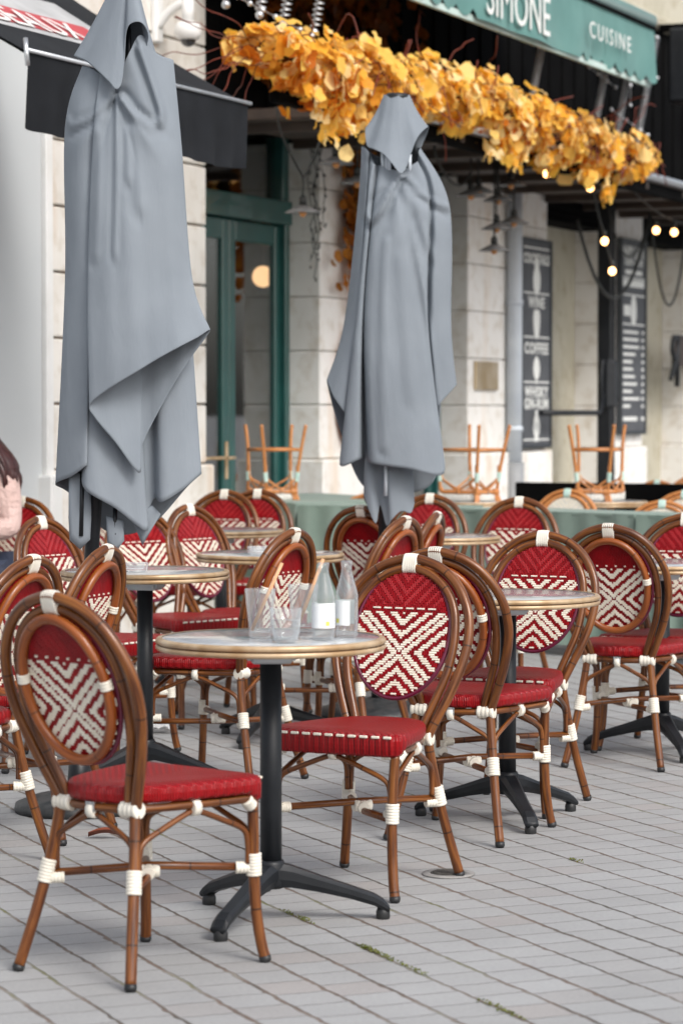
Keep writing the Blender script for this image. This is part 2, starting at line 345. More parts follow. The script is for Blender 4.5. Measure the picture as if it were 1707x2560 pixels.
# paving
def paving():
    m,nt,b=newmat('grey concrete pavers'); setp(b,rough=.75,spec=.35); L=nt.links
    tc=nt.nodes.new('ShaderNodeTexCoord'); sp=nt.nodes.new('ShaderNodeSeparateXYZ')
    mp=nt.nodes.new('ShaderNodeMapping'); mp.inputs['Rotation'].default_value=(0,0,-R(23)); L.new(tc.outputs['Object'],mp.inputs[0])
    wob=nt.nodes.new('ShaderNodeTexNoise'); wob.inputs['Scale'].default_value=3.5; wob.inputs['Detail'].default_value=3; L.new(tc.outputs['Object'],wob.inputs['Vector'])
    wob2=nt.nodes.new('ShaderNodeTexNoise'); wob2.inputs['Scale'].default_value=28; wob2.inputs['Detail'].default_value=4; L.new(tc.outputs['Object'],wob2.inputs['Vector'])
    L.new(mp.outputs[0],sp.inputs[0])
    w=math_n(nt,'MULTIPLY_ADD',math_n(nt,'SUBTRACT',wob.outputs['Fac'],.5),.020,math_n(nt,'MULTIPLY',math_n(nt,'SUBTRACT',wob2.outputs['Fac'],.5),.013))
    PU,PV=.1325,.1225
    u=math_n(nt,'DIVIDE',math_n(nt,'ADD',math_n(nt,'ADD',sp.outputs[0],.05),w),PU)
    row=math_n(nt,'FLOOR',u); fu=math_n(nt,'SUBTRACT',u,row)
    wn=nt.nodes.new('ShaderNodeTexWhiteNoise'); wn.noise_dimensions='1D'; L.new(row,wn.inputs['W'])
    v=math_n(nt,'ADD',math_n(nt,'DIVIDE',math_n(nt,'ADD',sp.outputs[1],w),PV),math_n(nt,'MULTIPLY',wn.outputs['Value'],.55))
    cell=math_n(nt,'FLOOR',v); fv=math_n(nt,'SUBTRACT',v,cell)
    def edge(f,size): return math_n(nt,'MULTIPLY',math_n(nt,'SUBTRACT',.5,math_n(nt,'ABSOLUTE',math_n(nt,'SUBTRACT',f,.5))),size)
    wn1=nt.nodes.new('ShaderNodeTexWhiteNoise'); wn1.noise_dimensions='1D'; L.new(math_n(nt,'ADD',math_n(nt,'FLOOR',math_n(nt,'ADD',u,.5)),77.3),wn1.inputs['W'])
    ju=math_n(nt,'MULTIPLY_ADD',wn1.outputs['Value'],.0022,.0026)
    ju=math_n(nt,'ADD',ju,math_n(nt,'MULTIPLY',math_n(nt,'SUBTRACT',wob2.outputs['Fac'],.5),.004))
    du=math_n(nt,'SUBTRACT',edge(fu,PU),ju); dv=math_n(nt,'SUBTRACT',edge(fv,PV),.0016)
    mu=nt.nodes.new('ShaderNodeMapRange'); mu.inputs[1].default_value=.0; mu.inputs[2].default_value=.0022; L.new(du,mu.inputs[0])
    mv=nt.nodes.new('ShaderNodeMapRange'); mv.inputs[1].default_value=-.0008; mv.inputs[2].default_value=.0018; L.new(dv,mv.inputs[0])
    stone_f=math_n(nt,'MULTIPLY',mu.outputs[0],mv.outputs[0])
    cb=nt.nodes.new('ShaderNodeCombineXYZ'); L.new(row,cb.inputs[0]); L.new(cell,cb.inputs[1])
    w2=nt.nodes.new('ShaderNodeTexWhiteNoise'); w2.noise_dimensions='2D'; L.new(cb.outputs[0],w2.inputs['Vector'])
    rp=nt.nodes.new('ShaderNodeValToRGB'); e=rp.color_ramp.elements; e[0].color=(.318,.320,.318,1); e[1].color=(.352,.354,.353,1); x=e.new(.06); x.color=(.335,.318,.308,1); x=e.new(.12); x.color=(.325,.325,.322,1); L.new(w2.outputs['Value'],rp.inputs[0])
    n1=nt.nodes.new('ShaderNodeTexNoise'); n1.inputs['Scale'].default_value=1.3; n1.inputs['Detail'].default_value=8; n1.inputs['Roughness'].default_value=.65; L.new(tc.outputs['Object'],n1.inputs['Vector'])
    n2=nt.nodes.new('ShaderNodeTexNoise'); n2.inputs['Scale'].default_value=90; n2.inputs['Detail'].default_value=6; L.new(tc.outputs['Object'],n2.inputs['Vector'])
    mr=nt.nodes.new('ShaderNodeMapRange'); mr.inputs[1].default_value=.3; mr.inputs[2].default_value=.7; mr.inputs[3].default_value=.86; mr.inputs[4].default_value=1.06; L.new(n1.outputs['Fac'],mr.inputs[0])
    mr2=nt.nodes.new('ShaderNodeMapRange'); mr2.inputs[1].default_value=.3; mr2.inputs[2].default_value=.7; mr2.inputs[3].default_value=.93; mr2.inputs[4].default_value=1.05; L.new(n2.outputs['Fac'],mr2.inputs[0])
    hs=nt.nodes.new('ShaderNodeHueSaturation'); L.new(rp.outputs[0],hs.inputs['Color']); L.new(math_n(nt,'MULTIPLY',mr.outputs[0],mr2.outputs[0]),hs.inputs['Value'])
    vo=nt.nodes.new('ShaderNodeTexVoronoi'); vo.inputs['Scale'].default_value=3.1; L.new(tc.outputs['Object'],vo.inputs['Vector'])
    sep=nt.nodes.new('ShaderNodeSeparateColor'); L.new(vo.outputs['Color'],sep.inputs[0])
    sz=math_n(nt,'MULTIPLY_ADD',sep.outputs[0],.05,.012)
    spot=math_n(nt,'MULTIPLY',math_n(nt,'LESS_THAN',vo.outputs['Distance'],sz),math_n(nt,'GREATER_THAN',sep.outputs[1],.62))
    sc_=nt.nodes.new('ShaderNodeMixRGB'); sc_.inputs[1].default_value=(.22,.215,.21,1); sc_.inputs[2].default_value=(.47,.47,.46,1); L.new(math_n(nt,'GREATER_THAN',sep.outputs[2],.55),sc_.inputs[0])
    n4=nt.nodes.new('ShaderNodeTexNoise'); n4.inputs['Scale'].default_value=.55; n4.inputs['Detail'].default_value=9; n4.inputs['Roughness'].default_value=.7; L.new(tc.outputs['Object'],n4.inputs['Vector'])
    st4=nt.nodes.new('ShaderNodeMapRange'); st4.inputs[1].default_value=.56; st4.inputs[2].default_value=.70; st4.inputs[3].default_value=1.0; st4.inputs[4].default_value=.86; L.new(n4.outputs['Fac'],st4.inputs[0])
    # joints: sand, dirt, and moss in some of them
    n3=nt.nodes.new('ShaderNodeTexNoise'); n3.inputs['Scale'].default_value=2.2; n3.inputs['Detail'].default_value=6; L.new(tc.outputs['Object'],n3.inputs['Vector'])
    rj=nt.nodes.new('ShaderNodeValToRGB'); e=rj.color_ramp.elements; e[0].position=.40; e[0].color=(.10,.085,.072,1); e[1].position=.60; e[1].color=(.23,.21,.185,1); x=e.new(.68); x.color=(.15,.15,.06,1); x=e.new(.52); x.color=(.17,.125,.10,1); L.new(n3.outputs['Fac'],rj.inputs[0])
    jm=nt.nodes.new('ShaderNodeMixRGB'); jm.inputs[1].default_value=(.19,.18,.17,1); L.new(rj.outputs[0],jm.inputs[2]); L.new(math_n(nt,'SUBTRACT',1.,mu.outputs[0]),jm.inputs[0])
    mx=nt.nodes.new('ShaderNodeMixRGB'); L.new(stone_f,mx.inputs[0]); L.new(jm.outputs[0],mx.inputs[1]); 
    mg=nt.nodes.new('ShaderNodeMixRGB'); L.new(math_n(nt,'MULTIPLY',spot,.55),mg.inputs[0]); L.new(hs.outputs[0],mg.inputs[1]); L.new(sc_.outputs[0],mg.inputs[2])
    hv=nt.nodes.new('ShaderNodeHueSaturation'); L.new(mg.outputs[0],hv.inputs['Color']); L.new(st4.outputs[0],hv.inputs['Value'])
    L.new(hv.outputs[0],mx.inputs[2]); L.new(mx.outputs[0],b.inputs['Base Color'])
    bp=nt.nodes.new('ShaderNodeBump'); bp.inputs['Strength'].default_value=.8; bp.inputs['Distance'].default_value=.006
    L.new(math_n(nt,'ADD',stone_f,math_n(nt,'MULTIPLY',n2.outputs['Fac'],.12)),bp.inputs['Height']); L.new(bp.outputs[0],b.inputs['Normal'])
    return m
M['paving']=paving()

# ------------------------------------------------------------------ setting
g=MB(); g.face([len(g.v)+i for i in range(4)]); g.v=[(-400,-400,0),(400,-400,0),(400,400,0),(-400,400,0)]
gr=g.build('pavement',M['paving'],fix=False); gr['kind']='structure'

# ------------------------------------------------------------------ chair
E0=Vector((0,-.144,.39)); EH=Vector((0,-.298,.9546)); EN=Vector((0,.9546,.298))
def bp_(x,h,n=0): return E0+Vector((x,0,0))+EH*h+EN*n      # point in the plane of the backrest
def sleeve(mb,a,b_,r,n=5,mi=0,seg=12,sx=1.0):
    a=Vector(a); b_=Vector(b_); pts=[]; rad=[]
    for i in range(n):
        for q,k in ((0,.90),(.18,1.),(.82,1.)):
            pts.append(a.lerp(b_,(i+q)/n)); rad.append(r*k)
    pts.append(b_); rad.append(r*.9)
    mb.tube(pts,rad,seg,mi,True,sx)
def weave(front, Mred, Mcream):
    mb=MB(); A,B=.140,.179; cx,cz=.0056,.0064; XC=-.055; DZ=.071; P=.034
    sgn=1 if front else -1; off=.004
    def inside(x,h): return (x/A)**2+(h/B)**2<.985
    hc=.2925
    def bar(x0,x1,h0,h1,mi,t):
        e=.0009
        b=len(mb.v)
        for (dx,dh,tt) in ((0,0,0),(1,0,0),(1,1,0),(0,1,0)):
            mb.v.append(tuple(bp_(x0+(x1-x0)*dx,hc+h0+(h1-h0)*dh,sgn*off)))
        mx=min(.0012,(x1-x0)*.25); mh=min(.0012,(h1-h0)*.22)
        for (x,h) in ((x0+mx,h0+mh),(x1-mx,h0+mh),(x1-mx,h1-mh),(x0+mx,h1-mh)):
            mb.v.append(tuple(bp_(x,hc+h,sgn*(off+t))))
        mb.face((b+4,b+5,b+6,b+7),mi,None,False)
        for i in range(4):
            j=(i+1)%4; mb.face((b+i,b+j,b+4+j,b+4+i),mi,None,False)
    NX=int(A/cx)+1; NZ=int(B/cz)+1
    def white(i,j):
        x=i*cx; h=j*cz
        if h>DZ-.012: return False
        s=abs(abs(h-XC)/.036-abs(x)/.0415); return (s-.10)%1.0<.50 and s>.10
    grid={}
    for j in range(-NZ,NZ+1):
        for i in range(-NX,NX+1):
            if inside(i*cx,j*cz): grid[i,j]=white(i,j)
    for j in range(-NZ,NZ+1):          # white weft: short horizontal strands
        i=-NX
        while i<=NX:
            if grid.get((i,j)):
                k=i
                while grid.get((k+1,j)) and (k-i)<9: k+=1
                bar((i-.58)*cx,(k+.58)*cx,(j-.50)*cz,(j+.50)*cz,1,.0032); i=k+1
            else: i+=1
    for i in range(-NX,NX+1):          # red warp: vertical strands
        j=-NZ
        while j<=NZ:
            if (i,j) in grid and not grid[i,j]:
                k=j; top=j*cz>DZ
                def brk(q):
                    if top and front: return int(((q*cz-abs(i*cx)*1.15)/.018)//1)!=int((((q-1)*cz-abs(i*cx)*1.15)/.018)//1)
                    return (q+i)%4==0
                while (i,k+1) in grid and not grid[i,k+1] and not brk(k+1): k+=1
                t=.0026 if front else .0018
                bar((i-.44)*cx,(i+.44)*cx,(j-.5)*cz,(k+.5)*cz,2 if (top and front and ((j*cz-abs(i*cx)*1.15)/.036)%1.0<.48) else 0,t); j=k+1
            else: j+=1
    for k in range(-3,5):              # the dashed row
        if front:
            x0=k*.034-.029; x1=k*.034-.005
        else:
            x0=k*.034-.0205; x1=k*.034-.0135
        if inside(x0,DZ) and inside(x1,DZ): bar(x0,x1,DZ-.003,DZ+.003,1,.005)
    return mb
def build_chair(name,label,group,cols,rowdash=True):
    cane,ringm,strap,red,redd,cream,pipe,seatm,=cols
    red0=cane is M['cane']
    t=thing(name,label,'chair',(0,0,0),0,group)
    hw=lambda z: interp(z,HZ,HW)
    HZ=[.39,.45,.5,.55,.6,.66,.72,.77,.81,.84,.862,.8765]; HW=[.116,.142,.164,.182,.196,.203,.196,.175,.146,.111,.068,0]
    def hoop(zs,ws,n=6,rear=0.0):
        pts=[]
        for z,w in zip(zs,ws): pts.append(bp_(w,(z-.39)/.9546,rear))
        left=[Vector((-p.x,p.y,p.z)) for p in pts[:-1]]
        return cr(left+[pts[-1]]+pts[:-1][::-1],n)
    mb=MB(); p=hoop(HZ,HW); mb.tube([(q.x,q.y,q.z) for q in p],.0137,12); mb.build('outer_hoop',cane,t)
    IZ=[.372,.43,.5,.55,.6,.66,.72,.76,.79,.818,.838,.8495]; IW=[.089,.106,.132,.149,.159,.163,.156,.141,.121,.090,.053,0]
    mb=MB(); p=hoop(IZ,IW,6,.003); mb.tube(p,.0124,10); mb.build('inner_hoop',cane,t)
    # backrest panel with its strands
    hc=.2925; N=48
    mb=MB()
    rows=[]
    for nn in (-.0035,.0035):
        rows.append([bp_(.142*math.cos(2*math.pi*k/N),hc+.181*math.sin(2*math.pi*k/N),nn) for k in range(N)])
    b=mb.grid(rows,0,True,False); mb.face([b+k for k in range(N)],0,None,False); mb.face([b+N+k for k in range(N)][::-1],0,None,False)
    bk=mb.build('back_panel',redd,t)
    w=weave(True,red,cream); w.build('front_weave',[red,cream,M['redlight'] if cane is M['cane'] else cream],bk,False)
    w=weave(False,red,cream); w.build('rear_weave',[red,cream],bk,False)
    mb=MB(); mb.ring([bp_(.146*math.cos(2*math.pi*k/N),hc+.185*math.sin(2*math.pi*k/N)) for k in range(N)],.0062,8); mb.build('piping',pipe,bk)
    mb=MB(); mb.ring([bp_(.131*math.cos(2*math.pi*k/N),hc-.001+.171*math.sin(2*math.pi*k/N),-.017) for k in range(N)],.0125,10); rg=mb.build('rear_ring',ringm,t)
    for sx in (-1,1):
        mb=MB(); sleeve(mb,bp_(sx*.131,hc+.008,-.017),bp_(sx*.1295,hc+.030,-.017),.0158,3); mb.build('binding',strap,rg)
    # seat
    half=[(0,.214),(.10,.213),(.165,.210),(.192,.198),(.203,.172),(.198,.12),(.180,.04),(.155,-.05),(.128,-.112),(.092,-.152),(.045,-.172),(0,-.177)]
    out=half+[(-x,y) for x,y in half[1:-1][::-1]]
    oc=cr([(x,y,0) for x,y in out],4,True); ns=len(oc); rows=[]
    for sc,dz,top in ((.90,.404,0),(.97,.403,0),(1,.41,0),(1.004,.424,1),(.995,.434,1),(.97,.4405,1),(.93,.443,1),(.8,.446,1),(.55,.443,1),(.3,.440,1),(.02,.439,1)):
        rr=[]
        for q in oc:
            z=dz
            if not top: z-=.022*smooth(.15,.2,q.y)
            rr.append((q.x*sc,(q.y-.02)*sc+.02,z))
        rows.append(rr)
    mb=MB(); b=mb.grid(rows,0,True); mb.face([b+k for k in range(ns)][::-1]); mb.face([b+(len(rows)-1)*ns+k for k in range(ns)])
    st=mb.build('seat',seatm,t)
    mb=MB()
    for k in range(-5,6): mb.box((k*.034,.2165-.00018*k*k,.4335),(.0115,.0028,.0034),0,.0015)
    mb.build('stitched_edge',cream,st)
    # rail
    hr=[(0,.186),(.13,.186),(.176,.184),(.186,.165),(.170,.09),(.150,0),(.128,-.075),(.106,-.126),(.075,-.150),(.03,-.160),(0,-.161)]
    ro=hr+[(-x,y) for x,y in hr[1:-1][::-1]]
    mb=MB(); mb.ring([q for q in cr([(x,y,.390) for x,y in ro],5,True)],.0105,8); rail=mb.build('seat_rail',cane,t)
    mb=MB(); mb.box((0,-.1735,.391),(.013,.0022,.012),0,.001); mb.build('maker_tag',M['tagm'],rail)
    # legs
    FL=[(.179,.182,.385),(.176,.188,.30),(.1745,.191,.22),(.178,.196,.12),(.185,.204,.05),(.192,.210,.012)]
    RL=[(.117,-.149,.397),(.121,-.152,.36),(.130,-.163,.29),(.140,-.176,.22),(.155,-.197,.13),(.178,-.227,.012)]
    def at(path,z):
        for a,b2 in zip(path,path[1:]):
            if b2[2]<=z<=a[2]: return Vector(a).lerp(Vector(b2),(a[2]-z)/(a[2]-b2[2]))
        return Vector(path[-1])
    for kind,path in (('f',FL),('r',RL)):
        for sx in (-1,1):
            pp=[(sx*x,y,z) for x,y,z in path]
            mb=MB(); mb.tube(cr(pp,6),.0135,12); lg=mb.build('leg',cane,t)
            e=Vector(pp[-1]); d=(e-Vector(pp[-2])).normalized()
            f0=e-d*.004; f1=e+d*(.012)
            mb=MB(); mb.tube([f0,e+d*.006,f1],[.0145,.0145,.011],12); mb.build('foot_cap',M['rubber'] if cane is M['cane'] else cane,lg)
            mb=MB()
            sleeve(mb,at(pp,.205 if red0 else .275),at(pp,.258 if red0 else .33),.0185,7)
            mb.build('binding',strap,lg)
            if red0:
                a=at(pp,.225 if kind=='f' else .215); o=Vector((-sx*.174,.19,a.z)) if kind=='r' else Vector((-sx*.138,-.174,a.z))
                dd=(o-a).normalized(); mb=MB(); sleeve(mb,a+dd*.010,a+dd*.043,.0145,4); mb.build('binding',strap,lg)
            st2=strap if red0 else cane
            if kind=='f':
                mb=MB(); sleeve(mb,(sx*.180,.176,.371),(sx*.184,.152,.390),.0165,3); mb.build('binding',st2,lg)
                mb=MB(); sleeve(mb,(sx*.145,.187,.386),(sx*.172,.186,.386),.0150,3); mb.build('binding',st2,lg)
            else:
                mb=MB(); sleeve(mb,(sx*.080,-.148,.391),(sx*.132,-.147,.391),.0205,4); mb.build('binding',st2,lg)
    # crossed stretchers
    if not red0:
        cs=[at(FL,.145),at(RL,.145)]
        q=[(cs[0].x,cs[0].y),(-cs[0].x,cs[0].y),(-cs[1].x,cs[1].y),(cs[1].x,cs[1].y)]
        for k in range(4):
            mb=MB(); mb.tube([(*q[k],.145),(*q[(k+1)%4],.145)],.0095,8); mb.build('stretcher',cane,t)
    for sx,zz in ((1,.225),(-1,.214)) if red0 else ():
        a=at(FL,zz); b2=at(RL,zz); mb=MB()
        mb.tube([(sx*a.x,a.y,zz),(0,.02,zz+(.007 if sx>0 else -.007)),(-sx*b2.x,b2.y,zz)],.0098,10); s_=mb.build('stretcher',cane,t)
        if sx>0:
            mb=MB(); sleeve(mb,(-.016,-.002,.221),(.016,.038,.221),.017,3); mb.build('binding',strap,s_); mb=MB(); sleeve(mb,(.016,-.002,.216),(-.016,.038,.216),.017,3); mb.build('binding',strap,s_)
    # arched braces on the four sides
    def brace(a,b2,mid):
        a=Vector(a); b2=Vector(b2); mid=Vector(mid); mb=MB(); pts=[]
        for P0,s in ((a,1),(b2,-1)):
            q=[]
            for f,z in ((.03,.235),(.04,.288),(.13,.318),(.50,.346),(.88,.371)):
                u=P0.lerp(mid,f); q.append((u.x,u.y,z))
            pts.append(q)
        path=pts[0]+[(mid.x,mid.y,.3735)]+pts[1][::-1]
        mb.tube(cr(path,5),.0072,8); br=mb.build('brace',cane,t)
        mb=MB(); d=(b2-a).normalized(); m0=Vector((mid.x,mid.y,.3835)); 
        mb.tube([m0-d*.010,m0-d*.009,m0+d*.009,m0+d*.010],[.016,.0205,.0205,.016],10); mb.build('binding',strap if red0 else cane,br)
    brace((.172,.186,0),(-.172,.186,0),(0,.186,0)); brace((.128,-.16,0),(-.128,-.16,0),(0,-.161,0))
    for sx in (-1,1): brace((sx*.172,.18,0),(sx*.130,-.155,0),(sx*.152,.01,0))
    # top binding: a wide wrap round both hoops
    mb=MB(); rows=[]; nseg=20
    xs=[];
    for i in range(6):
        for q,k in ((0,.95),(.2,1),(.8,1)): xs.append((-.0205+.041*(i+q)/6,k))
    xs.append((.0205,.95))
    for x,k in xs:
        h0=(.8625-.39)/.9546-abs(x)*abs(x)*4
        rr=[]
        for a in range(nseg):
            c,s=math.cos(2*math.pi*a/nseg),math.sin(2*math.pi*a/nseg)
            rr.append(bp_(x,h0+.0285*k*math.copysign(abs(s)**.7,s),.0015+.0162*k*math.copysign(abs(c)**.7,c)))
        rows.append(rr)
    b=mb.grid(rows,0,True); mb.face([b+k for k in range(nseg)]); mb.face([b+(len(rows)-1)*nseg+k for k in range(nseg)])
    mb.build('top_binding',strap,t)
    return t
CG='red woven bistro chairs on the terrace'
chair0=build_chair('bistro_chair','',CG,(M['cane'],M['cane_ring'],M['strap'],M['red'],M['reddark'],M['cream'],M['pipe'],M['seat']))
white0=build_chair('bistro_chair','','white woven bistro chairs behind the green cloth',(M['honey'],M['honey'],M['mint'],M['seatw'],M['cream'],M['cream'],M['honey'],M['seatw']))
for o in list(bpy.data.objects):
    if o.parent: CH.setdefault(o.parent.name,[]).append(o)

# x, y, yaw (degrees), label
chairs=[
 (-.461,6.318,-39.5,'red woven chair nearest to the camera, seen from behind, at the glasses table'),
 (.064,7.40,153,'red and white woven chair facing us, just behind the glasses and bottles'),
 (.392,8.31,-23,'red woven chair seen from behind, half covered by the facing chair at the glasses'),
 (.557,8.87,156,'red woven chair facing us across the bare table, its back partly covered by the tabletop'),
 (1.054,9.99,-21,'red woven chair with its back to us and a silver tag under its seat'),
 (-1.12,7.76,62,'red woven chair cut by the left edge, seen from behind next to the nearest chair'),
 (-.98,8.31,70,'red woven chair seen almost edge-on, overlapping the ashtray table'),
 (-.90,10.26,-122,'pinkish red woven chair facing right, in front of the person in pink'),
 (-1.27,9.95,-122,'pinkish woven chair at the left edge, only its right shoulder inside the picture'),
 (-1.60,12.50,158,'red woven chair on which the person in pink sits'),
 (-1.12,12.75,158,'chair of which only the left hoop shows behind the hanging umbrella flap'),
 (-.66,11.30,-135,'pinkish red woven chair behind the ashtray, its top hidden by the umbrella flap'),
 (-.70,13.60,158,'dark red chair in the back row, half covered by the edge of the big umbrella'),
 (-.42,11.58,-126,'pinkish red woven chair facing right between the ashtray table and the table behind it'),
 (-.525,13.68,160,'woven chair against the green cloth, directly below the upturned chair at the teal door'),
 (-.415,9.50,60,'red woven chair seen from behind the glasses, water drops on its hoop'),
 (-.01,10.55,60,'narrow edge-on red chair below the far umbrella, nearer of two alike'),
 (.10,10.97,73,'narrow edge-on red chair behind its twin below the far umbrella'),
 (.23,11.85,-30,'red woven chair seen from behind on the left of the far umbrella pole'),
 (.32,12.95,158,'red woven chair facing us just right of the far umbrella, against the green cloth'),
 (.715,12.46,157,'red and white woven chair facing us against the green cloth, behind the bare table'),
 (1.235,10.45,156,'red and white woven chair cut by the right edge, facing us behind the rightmost table'),
]
for i,(x,y,a,l) in enumerate(chairs):
    if i==0:
        chair0.location=(x,y,0); chair0.rotation_euler=(0,0,R(a)); chair0['label']=l
    else: dup(chair0,(x,y,0),R(a),l)
def at_px(px,d): return ((px-853.5)/6839.*d, d)
wch=[(1368,15.3,152,.95,0,'white woven chair behind the green cloth between the two upturned chairs'),
 (1672,15.0,155,.95,0,'white woven chair behind the green cloth at the right edge'),
 (1625,14.7,160,.90,0,'low white chair back just above the green cloth at right'),
 (880,15.9,160,.90,0,'white chair back peeping over the green cloth left of the far umbrella'),
 (1600,18.3,150,.92,0,'orange brown chair back in front of the black screen, behind the right upturned chair'),
 (1695,19.6,150,.92,0,'orange brown chair back farthest back at the right edge, by the black screen')]
for i,(px,d,a,s,z,l) in enumerate(wch):
    x,y=at_px(px,d)
    o=white0 if i==0 else dup(white0,(x,y,0),R(a),l)
    o.location=(x,y,0); o.rotation_euler=(0,0,R(a)); o['label']=l; o.scale=(1,1,s)
for (x,y,a,l) in ((-.385,16.05,197,'upturned cane chair with mint bindings standing before the green door'),
                  (.765,15.95,225,'upturned cane chair with mint bindings next to the drainpipe'),
                  (1.49,16.0,165,'upturned cane chair with mint bindings in front of the black awning post')):
    o=dup(white0,(x,y,.76+.446),R(a),l,'upturned chairs on the tables'); o.rotation_euler=(R(180),0,R(a)); o.scale=(.74,.74,1)
    # the backrest hangs over the table's far side

# ------------------------------------------------------------------ tables
def build_table(label):
    t=thing('bistro_table',label,'table',(0,0,0),0,'round bistro tables')
    H=.72; r=.29
    mb=MB(); mb.lathe([(.02,H-.020),(r-.012,H-.020),(r-.012,H-.002),(r-.016,H),(.01,H)],seg=64); top=mb.build('tabletop',M['zinc'],t)
    mb=MB(); mb.lathe([(r-.014,H-.0295),(r-.004,H-.0295),(r,H-.026),(r+.0005,H-.019),(r-.003,H-.0165)],seg=64,cap=False); 
    mb.lathe([(r-.003,H-.0135),(r+.0005,H-.011),(r,H-.003),(r-.004,H+.0008),(r-.0165,H+.0008)],seg=64,cap=False); mb.build('rim',M['brass'],top)
    mb=MB(); mb.lathe([(r-.006,H-.018),(r-.006,H-.012)],seg=64,cap=False); mb.build('rim_groove',M['brassdark'],top)
    mb=MB(); mb.box((0,0,H-.034),(.105,.045,.006),0,.003); mb.box((0,0,H-.052),(.050,.040,.013),0,.004); mb.box((.055,0,H-.047),(.006,.034,.010),0,.002); mb.box((-.055,0,H-.047),(.006,.034,.010),0,.002); mb.build('fold_bracket',M['alu'],t)
    mb=MB(); mb.lathe([(.0275,.13),(.0275,H-.064)],seg=24); mb.build('pole',M['blackmetal'],t)
    mb=MB(); mb.lathe([(.031,.085),(.036,.10),(.035,.148),(.031,.156)],seg=24); mb.build('hub',M['blackmetal'],t)
    for k in range(3):
        a=2*math.pi*k/3; Mx=Matrix.Rotation(a,4,'Z'); mb=MB(); rows=[]
        for rr,zt,h,w in ((.015,.150,.062,.030),(.05,.142,.055,.028),(.12,.116,.042,.024),(.20,.088,.033,.021),(.262,.066,.030,.021),(.285,.052,.028,.022),(.300,.036,.016,.021)):
            ring=[]
            for yy,zz in ((-1,.35),(-.6,0),(.6,0),(1,.35),(1,-.65),(.7,-1),(-.7,-1),(-1,-.65)):
                z=zt+ (zz*.35*h*0 if zz==0 else (-.25*h if zz>0 else zz*h))
                ring.append(Mx@Vector((rr,yy*w,z)))
            rows.append(ring)
        b=mb.grid(rows,0,True,False); mb.face([b+i for i in range(8)]); mb.face([b+(len(rows)-1)*8+i for i in range(8)][::-1])
        lg=mb.build('leg',M['blackmetal'],t)
        c=Mx@Vector((.285,0,0)); mb=MB(); mb.lathe([(.016,.0),(.018,.003),(.018,.018),(.014,.03)],(c.x,c.y,0),16); mb.build('foot_pad',M['rubber'],lg)
    return t
table0=build_table('')
for o in children(table0):
    pass
CH.clear()
for o in list(bpy.data.objects):
    if o.parent: CH.setdefault(o.parent.name,[]).append(o)
tabs=[(-.178,6.875,6,'round grey table with a brass rim, carrying the glasses and bottles',1.0),
 (-.675,9.38,-20,'round grey table with a brass rim, glass ashtray on it, behind the nearest chair',1.03),
 (-.278,10.65,10,'round table with a brass rim and ashtray, half hidden behind the chair with water drops',1.02),
 (.522,8.58,41,'bare round table with a pinkish reflecting top, between two red chairs right of centre',.99),
 (.42,12.2,30,'round table with pale rim in the back, right of the far umbrella pole',1.015),
 (1.205,10.25,40,'round table cut by the right edge, behind the chair with the silver tag',1.0),
 (-.56,12.75,60,'round table mostly hidden behind the big umbrella and a pink chair, in the back row',1.02),
 (.765,15.95,0,'table carrying the upturned chair next to the drainpipe',1.055),(1.50,16.0,0,'table carrying the upturned chair in front of the black awning post',1.055)]
for i,(x,y,a,l,sc) in enumerate(tabs):
    o=table0 if i==0 else dup(table0,(x,y,0),R(a),l)
    o.location=(x,y,0); o.rotation_euler=(0,0,R(a)); o['label']=l; o.scale=(1,1,sc)

# ------------------------------------------------------------------ glasses and bottles on the table
TZ=.7212
def glass(prof_out,prof_in,name,label,x,y,group,cat='glass',z=TZ):
    t=thing(name,label,cat,(x,y,z),0,group)
    mb=MB(); mb.lathe([(.0005,prof_out[0][1])]+prof_out+prof_in[::-1]+[(.0005,prof_in[0][1])],seg=40); mb.build('glass_wall',M['glass'],t); return t
def straw(mb,a,b): mb.tube([a,b],.0032,8)
def tall(x,y,label,sx,sy):
    t=glass([(.024,0),(.0255,.0006),(.0265,.003),(.0272,.006),(.0305,.04),(.035,.08),(.0390,.117),(.0394,.1205),(.0390,.1222)],[(.0225,.0135),(.0242,.0142),(.0250,.017),(.0280,.045),(.0325,.083),(.0362,.117),(.0368,.1205),(.0374,.1222)],'tall_glass',label,x,y,'tall drinking glasses')
    return t
t1=tall(-.204,6.855,'tall clear tapered glass with a brown straw, on the left of the glass group',0,0)
t2=tall(-.099,7.035,'tall clear tapered glass with a brown straw, behind the water tumbler',0,0)
for t,(x,y),(ax,bx) in ((t1,(-.204,6.855),(-.022,.055)),(t2,(-.099,7.035),(-.012,.052))):
    mb=MB(); mb.tube([(x+ax,y+.006,TZ+.017),(x+bx,y-.012,TZ+.188)],.0046,8); tag(mb.build('drinking_straw',M['straw']),'brown paper straw leaning in the tall glass '+('at the left of the group' if t is t1 else 'behind the water tumbler'),'straw','brown straws')
tm=glass([(.020,0),(.028,.005),(.035,.028),(.0395,.084),(.0385,.0855)],[(.018,.009),(.027,.013),(.0335,.03),(.0372,.0852)],'water_tumbler','low rounded tumbler half full of water, in front of the tall glasses',-.137,6.70,None)
mb=MB(); mb.lathe([(.0005,.0093),(.0178,.0093),(.0268,.0133),(.0333,.03),(.0355,.056),(.0005,.056)],seg=40); mb.build('water',M['water'],tm)
